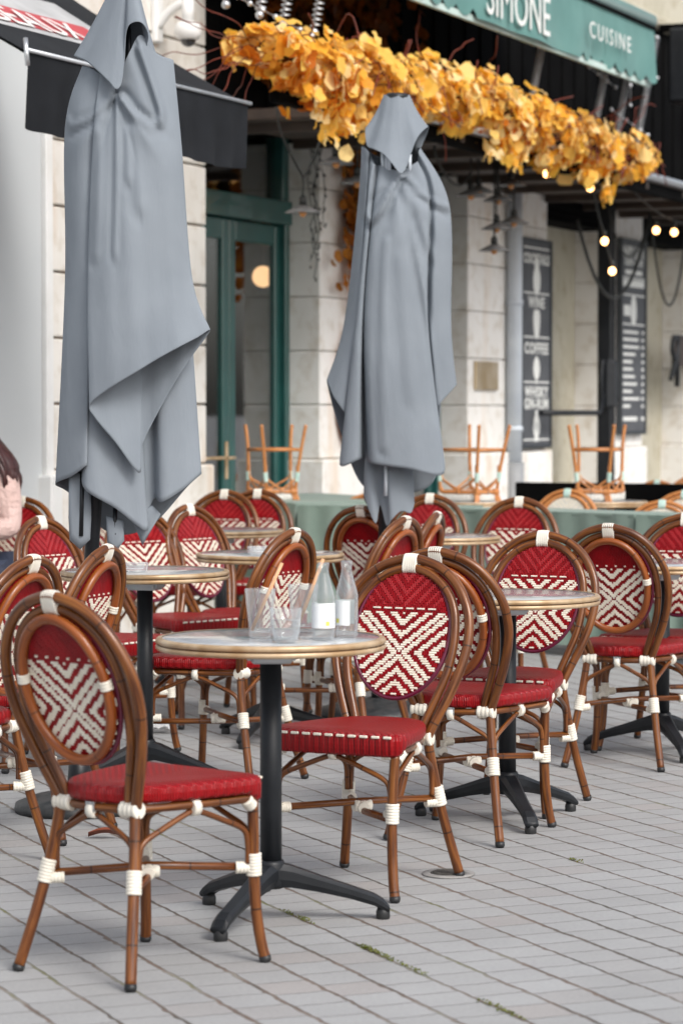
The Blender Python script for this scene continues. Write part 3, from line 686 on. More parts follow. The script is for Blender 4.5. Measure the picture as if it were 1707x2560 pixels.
def bottle(x,y,label,a):
    t=thing('glass_bottle',label,'bottle',(x,y,TZ),R(a),'small labelled bottles')
    o=[(.024,0),(.0275,.004),(.0285,.02),(.0285,.105),(.026,.118),(.019,.142),(.0135,.165),(.0128,.178),(.0145,.180),(.0145,.190),(.0128,.192)]
    i=[(.022,.006),(.0262,.02),(.0262,.105),(.0238,.118),(.0168,.142),(.0112,.165),(.0108,.192)]
    mb=MB(); mb.lathe([(.0005,0)]+o+i[::-1]+[(.0005,.006)],seg=40); mb.build('bottle_glass',M['glass'],t)
    mb=MB(); rows=[[(.0289*math.cos(q),.0289*math.sin(q),z) for q in [R(-250+16*k) for k in range(16)]] for z in (.030,.092)]
    mb.grid(rows); lb=mb.build('paper_label',M['label'],t)
    mb=MB(); rows=[[(.0292*math.cos(q),.0292*math.sin(q),z) for q in [R(-88+7*k) for k in range(4)]] for z in (.036,.041,.047)]
    mb.grid(rows); mb.build('label_spot',M['yellow'],lb)
    return t
bottle(-.045,6.79,'small clear bottle with white label, the nearer one beside the tall glasses',10)
bottle(.013,6.88,'small clear bottle with white label, at the right in front of the facing chair',-65)
def ashtray(x,y,z,label,a):
    t=thing('glass_ashtray',label,'ashtray',(x,y,z),R(a),'glass ashtrays')
    mb=MB(); mb.lathe([(.0005,0),(.040,0),(.046,.003),(.050,.028),(.046,.030),(.037,.028),(.034,.009),(.0005,.008)],seg=8,smooth=False); mb.build('ashtray_bowl',M['ashglass'],t)
ashtray(-.705,9.30,.743,'small square glass ashtray on the table under the big umbrella',20)
ashtray(-.315,10.55,.736,'small glass ashtray half hidden behind the hoop of the chair with water drops',40)

# ------------------------------------------------------------------ umbrellas
def umb_point(px,py,dep,d0,lean=None):
    # reads a traced pattern off in metres at the umbrella's own distance; dep is the cloth's own depth (cm, + to the street)
    d=d0-dep*.01*1.15
    x=(px-853.5)/6839.; u=-(py-1280)/6839.; t=R(2.137)
    ry=math.cos(t)+u*math.sin(t); rz=-math.sin(t)+u*math.cos(t); k=d/ry
    return Vector((x*k,d,1.2925+rz*k))
def sheet(cols, levels, closed, d0, nsub=8, nt=60, fx=None):
    # cols: per column list of (x,y,dep) from top to hem; smooth down the column, then across the columns
    dense=[]
    for c in cols:
        ys=[p[1] for p in c]; n=len(c)
        # monotone-ish catmull on arclength parameter
        dense.append(cr([Vector(p) for p in c],nt//(n-1)))
    L=min(len(q) for q in dense); rows=[]
    for i in range(L):
        r=cr([q[i] for q in dense],nsub,closed)
        rows.append(r)
    out=[]
    for r in rows:
        o=[]
        for p in r:
            x,y,dp=p
            if fx: x,y,dp=fx(x,y,dp)
            o.append(umb_point(x,y,dp,d0))
        out.append(o)
    return out
def build_umbrella(name,label,d0,cols,cap,capapex,pole0,pole1,hem2,pockets,pins,finial,base_r,gore=None,ridges=()):
    b0=umb_point(pole0[0],pole0[1],0,d0); 
    t=thing(name,label,'umbrella',(b0.x,d0,0),0,'closed grey umbrellas')
    off=Vector((b0.x,d0,0))
    def loc(rows): return [[p-off for p in r] for r in rows]
    def fx(x,y,dp):
        for (cx,cy,s,a) in pins:
            q=math.hypot(x-cx,(y-cy)*.8); 
            if y>cy-25:
                g_=smooth(cy-25,cy+30,y)
                ang=math.atan2(x-cx,max(1,y-cy)); w_=1-abs(((ang*1.75+.5)%1.0)*2-1)*2; w_*=1-smooth(.75,1.2,abs(ang)); dp+=g_*a*.75*w_*math.exp(-((q-.75*s)/(.85*s))**2)
                dp-=g_*a*.55*math.exp(-((x-cx-(y-cy)*.004)/7.)**2)*math.exp(-((y-cy)/(3.2*s))**2)
            dp-=a*math.exp(-(q/(.55*s))**2)
        for pl,am,wd in ridges:
            best=1e9; side=0
            for (ax,ay),(bx,by) in zip(pl,pl[1:]):
                vx,vy=bx-ax,by-ay; t_=max(0,min(1,((x-ax)*vx+(y-ay)*vy)/(vx*vx+vy*vy))); ex,ey=x-ax-vx*t_,y-ay-vy*t_; q=math.hypot(ex,ey)
                if q<best: best=q; side=1 if vx*ey-vy*ex>0 else -1
            if best<wd*4:
                dp+=am*math.exp(-(best/wd)**2)-am*.8*math.exp(-((best-wd*1.5)/(wd*1.1))**2)*(1 if side>0 else .25)
        # soft long folds of hanging cloth
        dp+=.32*math.sin(x*.038+y*.004)*smooth(300,700,y)+.10*math.sin(x*.11-y*.006+1.3)+.28*math.sin(x*.017+y*.013)
        return x,y,dp
    mb=MB(); mb.grid(loc(sheet(cols,None,True,d0,8,72,fx)),0,True); cn=mb.build('canopy',M['umb'],t,False)
    sm=cn.modifiers.new('thick','SOLIDIFY'); sm.thickness=.0022; sm.offset=0
    if gore:
        mb=MB(); mb.grid(loc(sheet(gore,None,True,d0,10,72,fx)),0,True); gn=mb.build('folded_gore',M['umb'],t,False)
        sm=gn.modifiers.new('thick','SOLIDIFY'); sm.thickness=.0022; sm.offset=0
    mb=MB(); mb.grid(loc(sheet(cap,None,True,d0,8,32)),0,True); cp=mb.build('vent_cap',M['umb'],t,False)
    sm=cp.modifiers.new('thick','SOLIDIFY'); sm.thickness=.0022; sm.offset=0
    if hem2:
        mb=MB(); mb.grid(loc(sheet(hem2,None,True,d0,8,32)),0,True); h2=mb.build('inner_flap',M['umb'],t,False)
        sm=h2.modifiers.new('thick','SOLIDIFY'); sm.thickness=.0022; sm.offset=0
    p1=umb_point(pole1[0],pole1[1],0,d0)-off; pb=Vector((0,0,.03))
    mb=MB(); mb.tube([pb,p1],.0235,20); mb.build('pole',M['blackmetal'],t)
    mb=MB(); mb.lathe([(base_r*.99,0),(base_r,.012),(base_r*.985,.028),(base_r*.7,.05),(base_r*.25,.07),(.05,.075)],seg=48); bs=mb.build('base',M['blackmetal2'],t)
    mb=MB(); q=pb.lerp(p1,.16/p1.z); mb.tube([pb,q],.034,20); mb.build('base_tube',M['blackmetal'],bs)
    if finial:
        f=umb_point(finial[0],finial[1],0,d0)-off; mb=MB(); mb.lathe([(.001,-.03),(.05,-.03),(.052,-.008),(.04,0),(.001,.004)],(f.x,f.y,f.z),24); mb.build('finial',M['blackmetal'],t)
    for (x0,y0,x1,y1,dp) in pockets['ribs']:
        mb=MB(); mb.tube([umb_point(x0,y0,dp,d0)-off,umb_point(x1,y1,dp,d0)-off],.0075,8); mb.build('rib',M['greypaint'] if pockets.get('pale') else M['blackmetal'],t)
    for pts,dp in pockets['pk']:
        c=[Vector((p[0],p[1],dp)) for p in pts]; n=len(c); cc=sum(c,Vector())/n
        mb=MB(); rows=[]
        for dz,s in ((-.8,1.0),(.7,.96),(1.1,.7),(1.2,.05)):
            rows.append([umb_point(cc.x+(q.x-cc.x)*s,cc.y+(q.y-cc.y)*s,dp+dz,d0)-off for q in c])
        mb.grid(rows,0,True); mb.build('rib_pocket',M['umb'],t)
    return t
# --- the near umbrella: columns of the hanging cloth, top ring / shoulder / middle / hem
def colz(top,sh,mid,low): return [top,sh,mid,low]
U1=[
 [(206,164,0),(163,320,0),(163,700,0),(139,1210,0)],
 [(226,168,5),(190,325,6),(186,700,6),(180,1190,6)],
 [(256,186,7.2),(236,330,9.0),(226,700,9.6),(216,1164,8.5)],
 [(262,186,6.5),(246,330,8),(234,700,8.2),(206,1178,2)],
 [(268,186,6),(252,330,7),(236,700,8.2),(214,1225,7.5)],
 [(276,186,5),(265,330,5),(275,700,5),(290,1272,6.5)],
 [(290,186,4),(300,330,3),(320,700,2.5),(364,1328,4)],
 [(310,180,1),(330,330,0),(345,700,0),(368,1290,1)],
 [(340,170,0),(365,340,0),(375,700,0),(386,1245,0)],
 [(370,160,1),(395,350,1),(395,700,2),(404,1255,4)],
 [(410,155,-1),(430,360,0),(445,700,1),(455,1225,3.5)],
 [(428,160,-3),(447,370,-2),(470,700,-2),(503,1185,0)],
 [(400,170,-6),(420,360,-8),(440,700,-9),(470,1215,-7)],
 [(340,180,-7),(350,340,-11),(350,700,-12),(372,1318,-9)],
 [(270,185,-7),(260,335,-11),(250,700,-12),(270,1330,-9)],
 [(224,166,-5),(190,325,-7),(186,700,-7),(176,1235,-6)],
]
G1=[
 [(252,182,7.8),(234,330,10.2),(220,700,11.2),(225,1012,13.5)],
 [(282,180,9.0),(272,335,11.7),(262,700,14),(272,972,15.5)],
 [(300,178,9.2),(312,338,12.6),(328,700,15.2),(340,930,17)],
 [(324,128,9.5),(352,342,12.2),(372,695,14),(392,898,16)],
 [(352,86,8),(398,345,10.5),(425,690,12.2),(446,868,14.5)],
 [(392,132,5),(436,352,7.5),(458,690,9),(492,844,11.5)],
 [(431,148,2),(453,362,4.5),(479,690,6.5),(525,826,9)],
 [(424,150,1),(444,360,2.5),(466,690,4.5),(478,893,7)],
 [(395,155,1),(410,355,2.2),(425,690,4),(420,985,6.4)],
 [(345,165,2),(350,345,3),(362,700,4.5),(356,1112,6.2)],
 [(335,166,2),(338,345,3),(348,700,4.5),(348,1182,8)],
 [(300,172,4),(298,340,5),(298,700,7),(290,1108,10.5)],
 [(272,178,6),(262,334,7.5),(250,700,9.5),(240,1048,12)],
]
AP1=(322,-95)
C1h=[(185,138,1),(215,152,6),(244,176,10),(272,203,12.5),(290,222,13.5),(304,205,13),(311,150,11.5),(313,95,10.5),(322,62,11),(345,53,11.5),(362,64,11),(371,90,9),(366,120,7),(376,125,4),(395,160,1),(388,140,-6),(340,120,-10),(280,120,-10),(215,135,-7)]
C1=[]
for (x,y,dp) in C1h:
    C1.append([(AP1[0]+(x-AP1[0])*.13,AP1[1],dp*.15),(AP1[0]+(x-AP1[0])*.42,AP1[1]+(y-AP1[1])*.42-8,dp*.5),(AP1[0]+(x-AP1[0])*.72,AP1[1]+(y-AP1[1])*.74-4,dp*.8),(x,y,dp)])
build_umbrella('patio_umbrella','large closed grey umbrella at left in front of the charcoal awning',8.78,U1,C1,AP1,(192,2030),(317,-80),None,
  dict(ribs=[(206,1180,203,1340,3),(288,1270,287,1340,2),(322,70,324,190,5),(262,190,264,260,6)],pk=[([(172,1180),(228,1180),(229,1295),(226,1350),(200,1374),(174,1350),(171,1295)],2.0),([(265,1290),(309,1300),(311,1352),(290,1378),(268,1356)],1.5),([(332,1305),(380,1262),(402,1285),(356,1364)],0)]),
  [(291,228,105,1.6)],None,.20,G1,
  [([(350,120),(378,200),(404,280),(400,308),(372,312),(332,278),(303,243)],1.5,10),([(165,296),(180,318),(218,300),(276,242)],1.4,9),([(292,240),(293,330),(291,480),(288,640)],.9,7),([(330,330),(345,420),(352,520)],.7,16),([(250,330),(246,470),(240,640)],.6,12),([(300,250),(318,330),(322,450)],.6,10)])
# --- the far umbrella
U2=[
 [(904,366,0),(896,500,0),(862,800,0),(817,953,0)],
 [(912,370,4),(903,500,5),(876,800,5),(834,992,5)],
 [(921,378,6),(913,505,8),(893,800,7),(863,1033,6)],
 [(925,384,4),(916,505,6),(899,800,2),(874,1046,-1)],
 [(928,392,6),(919,508,9),(890,800,9),(849,1160,7)],
 [(936,410,7),(926,525,10),(905,800,10),(893,1150,10)],
 [(944,412,5),(932,525,8.5),(909,800,3.5),(912,1146,1.0)],
 [(955,415,8),(940,522,11.5),(918,800,12),(935,1160,11)],
 [(1000,425,9.5),(996,520,14),(988,800,15),(1020,1172,14)],
 [(1040,405,7),(1064,505,11.5),(1062,800,12.5),(1109,1183,8)],
 [(1044,400,5),(1074,500,7.5),(1068,800,5.5),(1092,1064,1.5)],
 [(1046,378,6),(1090,492,9),(1083,800,8.5),(1092,1020,6)],
 [(1050,368,2),(1121,512,3),(1124,800,3),(1141,960,1.5)],
 [(1046,368,-2),(1115,510,-2),(1120,800,-3),(1098,975,-4)],
 [(1032,368,-5),(1085,505,-8),(1090,800,-9),(1090,1190,-7)],
 [(1000,390,-7),(1000,505,-11),(1000,800,-12),(1000,1235,-9)],
 [(945,390,-6),(925,505,-8),(905,800,-9),(905,1212,-7)],
 [(912,366,-3),(900,500,-4),(870,800,-5),(845,1060,-4)],
]
AP2=(991,236)
C2h=[(914,318,1),(917,362,5),(935,372,9),(955,382,11),(975,402,13),(1000,432,14),(1014,420,13),(1028,380,11),(1042,345,9),(1058,325,5),(1071,317,1),(1062,345,-2),(1040,386,-4),(1020,350,-9),(975,340,-9),(935,335,-6)]
C2=[]
for (x,y,dp) in C2h:
    C2.append([(AP2[0]+(x-AP2[0])*.40,AP2[1],dp*.30),(AP2[0]+(x-AP2[0])*.60,AP2[1]+(y-AP2[1])*.42,dp*.55),(AP2[0]+(x-AP2[0])*.80,AP2[1]+(y-AP2[1])*.74,dp*.8),(x,y,dp)])
F2=[[(915,1100,2),(911,1180,3),(910,1240,3)],[(930,1100,4),(925,1200,5),(938,1309,5)],[(945,1100,5),(945,1200,3.5),(950,1262,3)],[(960,1100,5),(962,1200,4),(966,1314,5)],[(972,1100,6),(972,1200,7),(980,1298,7)],[(1000,1100,6),(1003,1200,6.5),(1003,1278,6)],[(1020,1100,4),(1022,1200,4),(1027,1282,4)],[(1028,1100,1),(1032,1190,1),(1034,1250,1)],[(1010,1100,-4),(1010,1190,-5),(1005,1260,-5)],[(960,1100,-5),(955,1200,-6),(950,1270,-6)],[(925,1100,-3),(920,1190,-3),(918,1262,-3)]]
build_umbrella('patio_umbrella','closed grey umbrella farther back, its round top in front of the yellow garland',11.55,U2,C2,AP2,(947,1790),(990,240),F2,
  dict(pale=True,ribs=[(955,370,957,420,7),(966,372,966,424,7.5),(974,380,973,425,8),(1024,385,1024,430,7),(965,1155,964,1240,7)],pk=[]),
  [(1001,436,85,1.5)],(991,233),.26,None,
  [([(932,412),(916,490),(914,535),(928,552),(952,525),(978,470),(998,440)],1.9,9),([(1004,440),(1028,560),(1058,720),(1084,900),(1100,1040)],1.1,7),([(1015,440),(1048,480),(1085,505),(1118,520)],1.6,8),([(1012,470),(1045,540),(1080,640)],.8,10),([(965,600),(958,760),(956,950),(960,1120)],.8,9),([(1000,640),(1012,820),(1030,1000)],.5,14)])

# ------------------------------------------------------------------ building (local x along the front, y into the wall)
FA=R(66.67)
FM=Matrix.Translation((-.33,17,0))@Matrix.Rotation(FA,4,'Z')
def fthing(name,label,cat,s=0,n=0,z=0,group=None):
    p=FM@Vector((s,-n,0)); t=thing(name,label,cat,(p.x,p.y,z),FA,group); return t
def fobj(o,s=0,n=0,z=0):
    p=FM@Vector((s,-n,0)); o.location=(p.x,p.y,z); o.rotation_euler=(0,0,FA); return o
bld=fthing('stone_building','pale stone cafe building with piers, teal glazed doors and black upper band','building')
def pier(s0,s1,mat,z1=3.0,dep=.5,mort='joint',gap=.003,plinth=True):
    mb=MB(); H=.345; zs=[.0,.98]+[.98+H*k for k in range(1,20) if .98+H*k<z1-.1]+[z1]
    for a,b in zip(zs,zs[1:]):
        if a==0 and plinth: mb.box(((s0+s1)/2,dep/2-.02,b/2),((s1-s0)/2+.03,dep/2+.02,b/2-.004),0,.012); continue
        mb.box(((s0+s1)/2,dep/2,(a+b)/2),((s1-s0)/2,dep/2,(b-a)/2-gap),0,.007)
    mb.box(((s0+s1)/2,dep/2+.015,z1/2),((s1-s0)/2-.012,dep/2-.012,z1/2-.01),1)
    mb.build('pier',[mat,M[mort]],bld)
pier(-3.0,-1.152,M['stone'],6.0,mort='mortar',gap=.006)
# coursed joints down the first pier: narrow quoin column beside the render
pier(.489,1.75,M['stonew'],dep=.25); pier(3.155,4.90,M['stonew']); pier(6.47,7.44,M['stonew']); pier(9.02,11.5,M['stonew'])
mb=MB(); mb.box((4.0,.45,5.8),(5.2,.44,1.13),0); mb.box((4.0,.2,4.70),(5.2,.26,.05),0,.02); mb.build('upper_wall',M['olive'],bld)
mb=MB(); mb.box((5.15,.42,3.835),(6.3,.40,.81),0); 
for k in range(40): mb.box((-.9+.31*k,.015,3.83),(.012,.008,.80),0,.003)
mb.build('black_fascia',M['dark'],bld)  # black cladding; shade under the teal awning is also put into its colour
# doors in the first two openings
def door(s0,s1,parent):
    y=.21; mid=(s0+s1)/2
    mb=MB(); mb.box((mid,y+.03,2.545),((s1-s0)/2,.05,.075),0,.008); mb.box((s1-.03,y+.05,1.25),(.03,.05,1.23),0,.008); mb.box((s0+.03,y+.05,1.25),(.03,.05,1.23),0,.008)
    mb.box((s1-.045,y+.05,2.95),(.045,.045,.33),0,.008); mb.box((s0+.045,y+.05,2.95),(.045,.045,.33),0,.008); fr=mb.build('door_frame',M['tealdoor'],parent)
    for q in (0,1):
        a,b=(s0+.063,mid-.006) if q==0 else (mid+.006,s1-.063)
        mb=MB()
        for x0,x1 in ((a,a+.085),(b-.085,b)): mb.box(((x0+x1)/2,y+.06,1.235),((x1-x0)/2,.025,1.23),0,.010)
        mb.box(((a+b)/2,y+.06,2.40),((b-a)/2-.086,.025,.065),0,.010); mb.box(((a+b)/2,y+.06,.30),((b-a)/2-.086,.025,.295),0,.010)
        lf=mb.build('door',M['tealdoor'],parent)
        mb=MB(); mb.box(((a+b)/2,y+.06,1.465),((b-a)/2-.084,.004,.87)); mb.build('pane',M['pane'],lf)
        if q==0:
            mb=MB(); mb.box((b-.05,y+.03,.985),(.018,.006,.115),0,.004); mb.tube([(b-.05,y+.03,1.0),(b-.05,y-.03,1.0),(b-.16,y-.035,.998)],.009,8); mb.build('handle',M['brass'],lf)
            mb=MB(); mb.box(((a+b)/2,y+.02,1.0),((b-a)/2-.1,.008,.010),0,.003); mb.build('push_bar',M['brass'],lf)
    mb=MB(); mb.box((mid,y+.07,2.95),((s1-s0)/2-.09,.004,.325)); mb.build('pane',M['pane'],fr)
door(-1.15,.489,bld); door(1.75,3.155,bld)
# the room behind the glass
mb=MB()
mb.box((1.0,2.9,1.7),(2.6,.05,1.7)); mb.box((-1.6,1.6,1.7),(.05,1.3,1.7)); mb.box((3.6,1.6,1.7),(.05,1.3,1.7)); mb.box((1.0,1.6,3.35),(2.6,1.3,.05))
mb.build('interior_wall',M['darkbrown'],bld)
mb=MB(); mb.box((1.15,1.9,1.7),(.75,.06,1.7)); mb.build('partition',M['olive'],bld)
gl=fthing('globe_lamp','glowing round lamp hanging inside the teal door','lamp',1.238,-.75,2.19)
mb=MB(); mb.sphere((0,0,0),.072,20,14); mb.build('globe',M['globe'],gl); mb=MB(); mb.tube([(0,0,.1),(0,0,1.2)],.006,6); mb.build('cord',M['cable'],gl)
sh=fthing('bar_shelf','wooden bar shelf with coloured bottles behind the glass of the left door','shelf',-.62,-1.6,0)
mb=MB()
for z in (.55,.95,1.25,1.7): mb.box((0,0,z),(.5,.15,.015),0,.004)
mb.box((-.5,0,.95),(.015,.15,.95),0,.004); mb.box((.5,0,.95),(.015,.15,.95),0,.004); mb.build('shelf_frame',M['wood'],sh)
bl=simple('blue glass',(.03,.18,.42),None,5,.2); tq=simple('turquoise cloth',(.04,.24,.24),None,5,.7)
mb=MB(); mb.lathe([(.05,0),(.05,.16),(.02,.2),(.02,.25)],(-.2,-.05,1.265),12); mb.build('blue_bottle',bl,sh); mb=MB(); mb.lathe([(.05,0),(.05,.16),(.02,.2),(.02,.25)],(.2,-.05,1.265),12); mb.build('blue_bottle',bl,sh)
mb=MB(); mb.sphere((0,-.05,.77),.14,14,10,sc=(1.2,.6,1.2)); mb.build('turquoise_bowl',tq,sh)
# recessed panels in the openings on the right
mb=MB(); mb.box((5.685,.33,1.4),(.79,.035,1.4)); mb.build('recess_panel',M['olive'],bld)
mb=MB(); mb.box((8.23,.33,1.4),(.79,.035,1.4)); mb.build('recess_panel',M['olive'],bld)
mb=MB(); mb.box((5.685,.15,2.90),(.785,.13,.11),0,.01)
for k in range(5): mb.box((5.685,.02,3.02-.055*k),(.78,.018,.014),0,.003)
mb.build('recess_lintel',M['dark'],bld)
mb=MB(); mb.box((8.23,.15,2.90),(.785,.13,.13),0,.01); mb.build('recess_lintel',M['dark'],bld)
mb=MB(); mb.tube([(3.96,-.07,.87),(3.96,-.07,3.2)],.056,16); 
for z in (1.15,2.1,3.0): mb.tube([(3.96,-.07,z-.02),(3.96,-.07,z+.02)],.063,16)
dpz=mb.build('drainpipe',M['greypaint'],bld)
mb=MB(); mb.tube([(3.96,-.075,.01),(3.96,-.075,.90)],.068,16); mb.build('cast_shoe',simple('grey cast iron',(.25,.26,.27),(.30,.31,.32),8,.5),dpz)
mb=MB(); mb.box((3.5,-.012,1.545),(.235,.012,.105),0,.004); mb.build('brass_plaque',simple('aged brass plaque',(.42,.30,.16),(.60,.50,.36),4,.3,.6),bld)
# neighbouring building on the left
nb=fthing('rendered_building','pale grey rendered building at the left edge','building')
mb=MB(); mb.box((-6.4,.3,3.0),(3.32,.3,3.0),0); mb.build('wall',M['render'],nb)
mb=MB(); mb.box((-3.04,.02,1.95),(.035,.05,1.0),0,.006); mb.box((-3.06,.0,.48),(.06,.08,.475),0,.01); mb.box((-3.04,.02,4.4),(.035,.05,1.44),0,.006); mb.build('corner_trim',M['white'],nb)

# ------------------------------------------------------------------ awnings
def text_obj(s,size,mat,parent,loc,sx=1.0,width=None,gap=1.0,bold=0,rot=(R(90),0,0),ext=.001,name='lettering',shear=0,align='LEFT'):
    cu=bpy.data.curves.new('txt','FONT'); cu.body=s; cu.size=size; cu.extrude=ext; cu.align_x=align; cu.shear=shear; cu.resolution_u=3; cu.space_character=gap; cu.offset=bold
    to=bpy.data.objects.new('tmp',cu); COL.objects.link(to)
    bpy.context.view_layer.update()
    dg=bpy.context.evaluated_depsgraph_get(); me=bpy.data.meshes.new_from_object(to.evaluated_get(dg))
    bpy.data.objects.remove(to); me.name=name; me.materials.clear(); me.materials.append(mat)
    if width:
        xs=[v.co.x for v in me.vertices]; sx=width/(max(xs)-min(xs))
    o=bpy.data.objects.new(name,me); COL.objects.link(o); o.parent=parent; o.location=loc; o.rotation_euler=rot; o.scale=(sx,1,1); return o
aw=fthing('charcoal_awning','charcoal cloth awning with a red and grey printed stripe over the grey wall','awning')
S0,S1=-5.85,-3.79
def slope(s,w,lift=0): # w 0 at the bar .. 1 at the wall
    n=1.5-1.42*w; z=2.735+.88*w-.03*math.sin(math.pi*w); return Vector((s,-n,z+lift))
mb=MB(); rows=[[slope(S0+(S1-S0)*i/24,w/14) for i in range(25)] for w in range(15)]
mb.grid(rows); rows=[[slope(S0+(S1-S0)*i/24,w/14,-.012) for i in range(25)] for w in range(15)]; mb.grid(rows); c=mb.build('awning_cloth',M['char'],aw)
mb=MB(); mb.grid([[slope(S0+.01+1.6*i/24,w/10,.004) for i in range(25)] for w in (2.0,3,4,5,5.4)]); st=mb.build('grey_stripe',M['awgrey'],c)
mb=MB(); mb.grid([[slope(S0+.01+1.45*i/24,w/10,.008) for i in range(25)] for w in (2.35,3,3.5,3.75)]); rs=mb.build('red_stripe',M['awred'],c)
ang=math.atan2(.88,1.42)
text_obj('BEAUX',.26,M['letter'],c,slope(S0+.33,.225,.014),1.05,rot=(ang,0,0))
mb=MB(); mb.tube([(S0-.02,-1.52,2.735),(S1+.02,-1.52,2.735)],.009,12); mb.build('front_bar',M['alu'],aw)
rows=[]
for k in range(9):
    z=2.725-.30*k/8
    rows.append([(S0+(S1-S0)*i/60,-1.515+.012*math.sin(i*.9)*k/8+.02*math.sin(i*.23+1)*k/8,z-.012*math.sin(i*.052*math.pi)*k/8) for i in range(61)])
mb=MB(); mb.grid(rows); mb.build('valance',M['char'],aw)
mb=MB(); mb.tube([(S0-.03,-1.52,2.78),(S0-.04,-1.53,2.72),(S0-.03,-1.53,2.67)],.010,10); mb.build('end_bracket',M['silver'],aw)
# teal awning
ta=fthing('teal_awning','teal cloth awning with white lettering and a scalloped hem above the garland','awning')
T0,T1=-1.6,3.72; nn=1.2; rows=[]
def tedge(s):
    base=3.655
    a=abs(math.sin((s)*math.pi/.235))
    amt=1.0 if s<.05 or s>2.05 else .0
    return base+amt*(.060-.066*a**.6)+ (0.0 if amt else -.004)
K=260
for q in range(10):
    f=q/9; rows.append([(T0+(T1-T0)*i/K,-nn-.02-.02*math.sin(1.9*(T0+(T1-T0)*i/K))*(f)-.012*math.sin(7*(T0+(T1-T0)*i/K))*f,4.06+(tedge(T0+(T1-T0)*i/K)-4.06)*f) for i in range(K+1)])
mb=MB(); mb.grid(rows); va=mb.build('valance',M['teal'],ta)
mb=MB(); mb.box(((T0+T1)/2,-nn+.012,3.652),((T1-T0)/2-.01,.012,.022),0,.004); mb.build('hem_bar',M['tealedge'],ta)
mb=MB(); mb.tube([(T0,-nn+.01,4.11),(T1,-nn+.01,4.11)],.055,16); mb.build('roll_cover',M['teal'],ta)
mb=MB(); mb.box(((T0+T1)/2,-nn-.005,4.055),((T1-T0)/2,.03,.012),0); mb.build('slot',M['dark'],ta)
mb=MB(); mb.grid([[(T0+(T1-T0)*i/20,-nn+.02+w*1.1/8,4.12+.35*w/8) for i in range(21)] for w in range(9)]); mb.build('awning_cloth',M['teal'],ta)
text_obj('SIMONE',.36,M['letter'],va,(.13,-nn-.055,3.695),width=1.17)
text_obj('CUISINE',.155,M['letter'],va,(2.12,-nn-.055,3.80),width=.92,gap=1.35)
# dark canopy that carries the garland
ca=fthing('entrance_canopy','dark flat canopy with a steel front bar, under the yellow garland','canopy')
mb=MB(); mb.box((4.0,-.58,3.0),(5.1,.57,.035),0,.01)  # far end stretched past the garland to block sun from the pier there
for k in range(11): mb.box((-.9+k*.95,-.58,2.94),(.03,.56,.03),0,.006)
mb.build('canopy_board',M['darkbrown'],ca)
mb=MB(); mb.tube([(-1.2,-1.16,3.0),(7.6,-1.16,3.0)],.028,12); mb.build('front_bar',M['silver'],ca)
mb=MB(); mb.box((2.2,-1.10,2.93),(4.8,.03,.05),0,.01); mb.build('front_beam',M['dark'],ca)
# black post with crank arm
po=fthing('awning_post','black steel post with a crank box between the two menu boards','post',5.66,.24,0)
mb=MB(); mb.box((0,0,1.5),(.045,.06,1.5),0,.012); mb.box((0,-.055,1.5),(.012,.02,1.5),0,.004); mb.build('post',M['blackmetal'],po)
mb=MB(); mb.box((0,-.02,1.50),(.085,.07,.22),0,.05); mb.tube(cr([(-.09,0,1.70),(-.125,0,1.52),(-.09,0,1.30)],5),.016,8); mb.tube(cr([(.06,-.05,1.58),(.15,-.05,1.56),(.17,-.05,1.4),(.22,-.05,1.36)],5),.014,8); mb.build('crank_box',M['blackmetal'],po)
mb=MB(); mb.tube([(-.09,0,1.42),(-.16,0,1.27),(-1.30,.10,1.27)],.022,8); mb.build('crank_arm',M['blackmetal'],po)
# ------------------------------------------------------------------ menu boards
def board(name,label,s0,s1,z0,z1,n):
    t=fthing(name,label,'menu board',s0,n,z0,'tall grey menu boards'); w=s1-s0; h=z1-z0
    mb=MB(); mb.box((w/2,0,h/2),(w/2,.018,h/2),0,.004); bd=mb.build('board_panel',M['board'],t)
    mb=MB()
    for x in (.012,w-.012): mb.box((x,-.01,h/2),(.014,.02,h/2+.002),0,.003)
    for z in (.012,h-.012): mb.box((w/2,-.01,z),(w/2-.027,.02,.014),0,.003)
    mb.build('frame',M['boardframe'],t); return t,bd,w,h
def icon(bd,prof,w,z):   # flat white silhouette
    mb=MB(); L=[(-r,y) for r,y in prof]; n=len(prof); b=len(mb.v)
    for r,y in prof: mb.v.append((w/2+r,-.0205,z+y))
    for r,y in prof: mb.v.append((w/2-r,-.0205,z+y))
    for i in range(n-1): mb.face((b+i,b+i+1,b+n+i+1,b+n+i),0,None,False)
    mb.build('drink_symbol',M['letter'],bd)
def bars(bd,rects,name='rule'):
    mb=MB()
    for x,z,hx,hz in rects: mb.box((x,-.0205,z),(hx,.001,hz),0)
    return mb.build(name,M['letter'],bd)
t,bd,w,h=board('menu_board','grey board listing cocktails, wine, coffee and whisky beside the drainpipe',4.17,4.86,1.00,2.61,.03)
fz=lambda f: h*(1-f)
rows=[]
for f in (.045,.96): rows.append((w/2,fz(f),w/2-.05,.006))
for f in (.26,.47,.685):
    rows.append((w/2,fz(f),w/2-.05,.006)); rows.append((w/2,fz(f),.014,.014))
bars(bd,rows)
for s,f,sz,wd in (('COCKTAILS',.118,.105,.59),('WINE',.328,.118,.38),('COFFEE',.548,.118,.55),('WHISKY',.755,.112,.55),('GIN-RUM',.812,.112,.55)):
    text_obj(s,sz,M['letter'],bd,(w/2,-.0195,fz(f)),width=wd,gap=1.12,bold=.0035,align='CENTER')
shaker=[(.04,-.10),(.075,-.07),(.085,0),(.075,.05),(.05,.09),(.055,.14),(.02,.17)]
wine=[(.035,-.09),(.05,-.085),(.07,-.02),(.08,.05),(.07,.10),(.05,.115)]
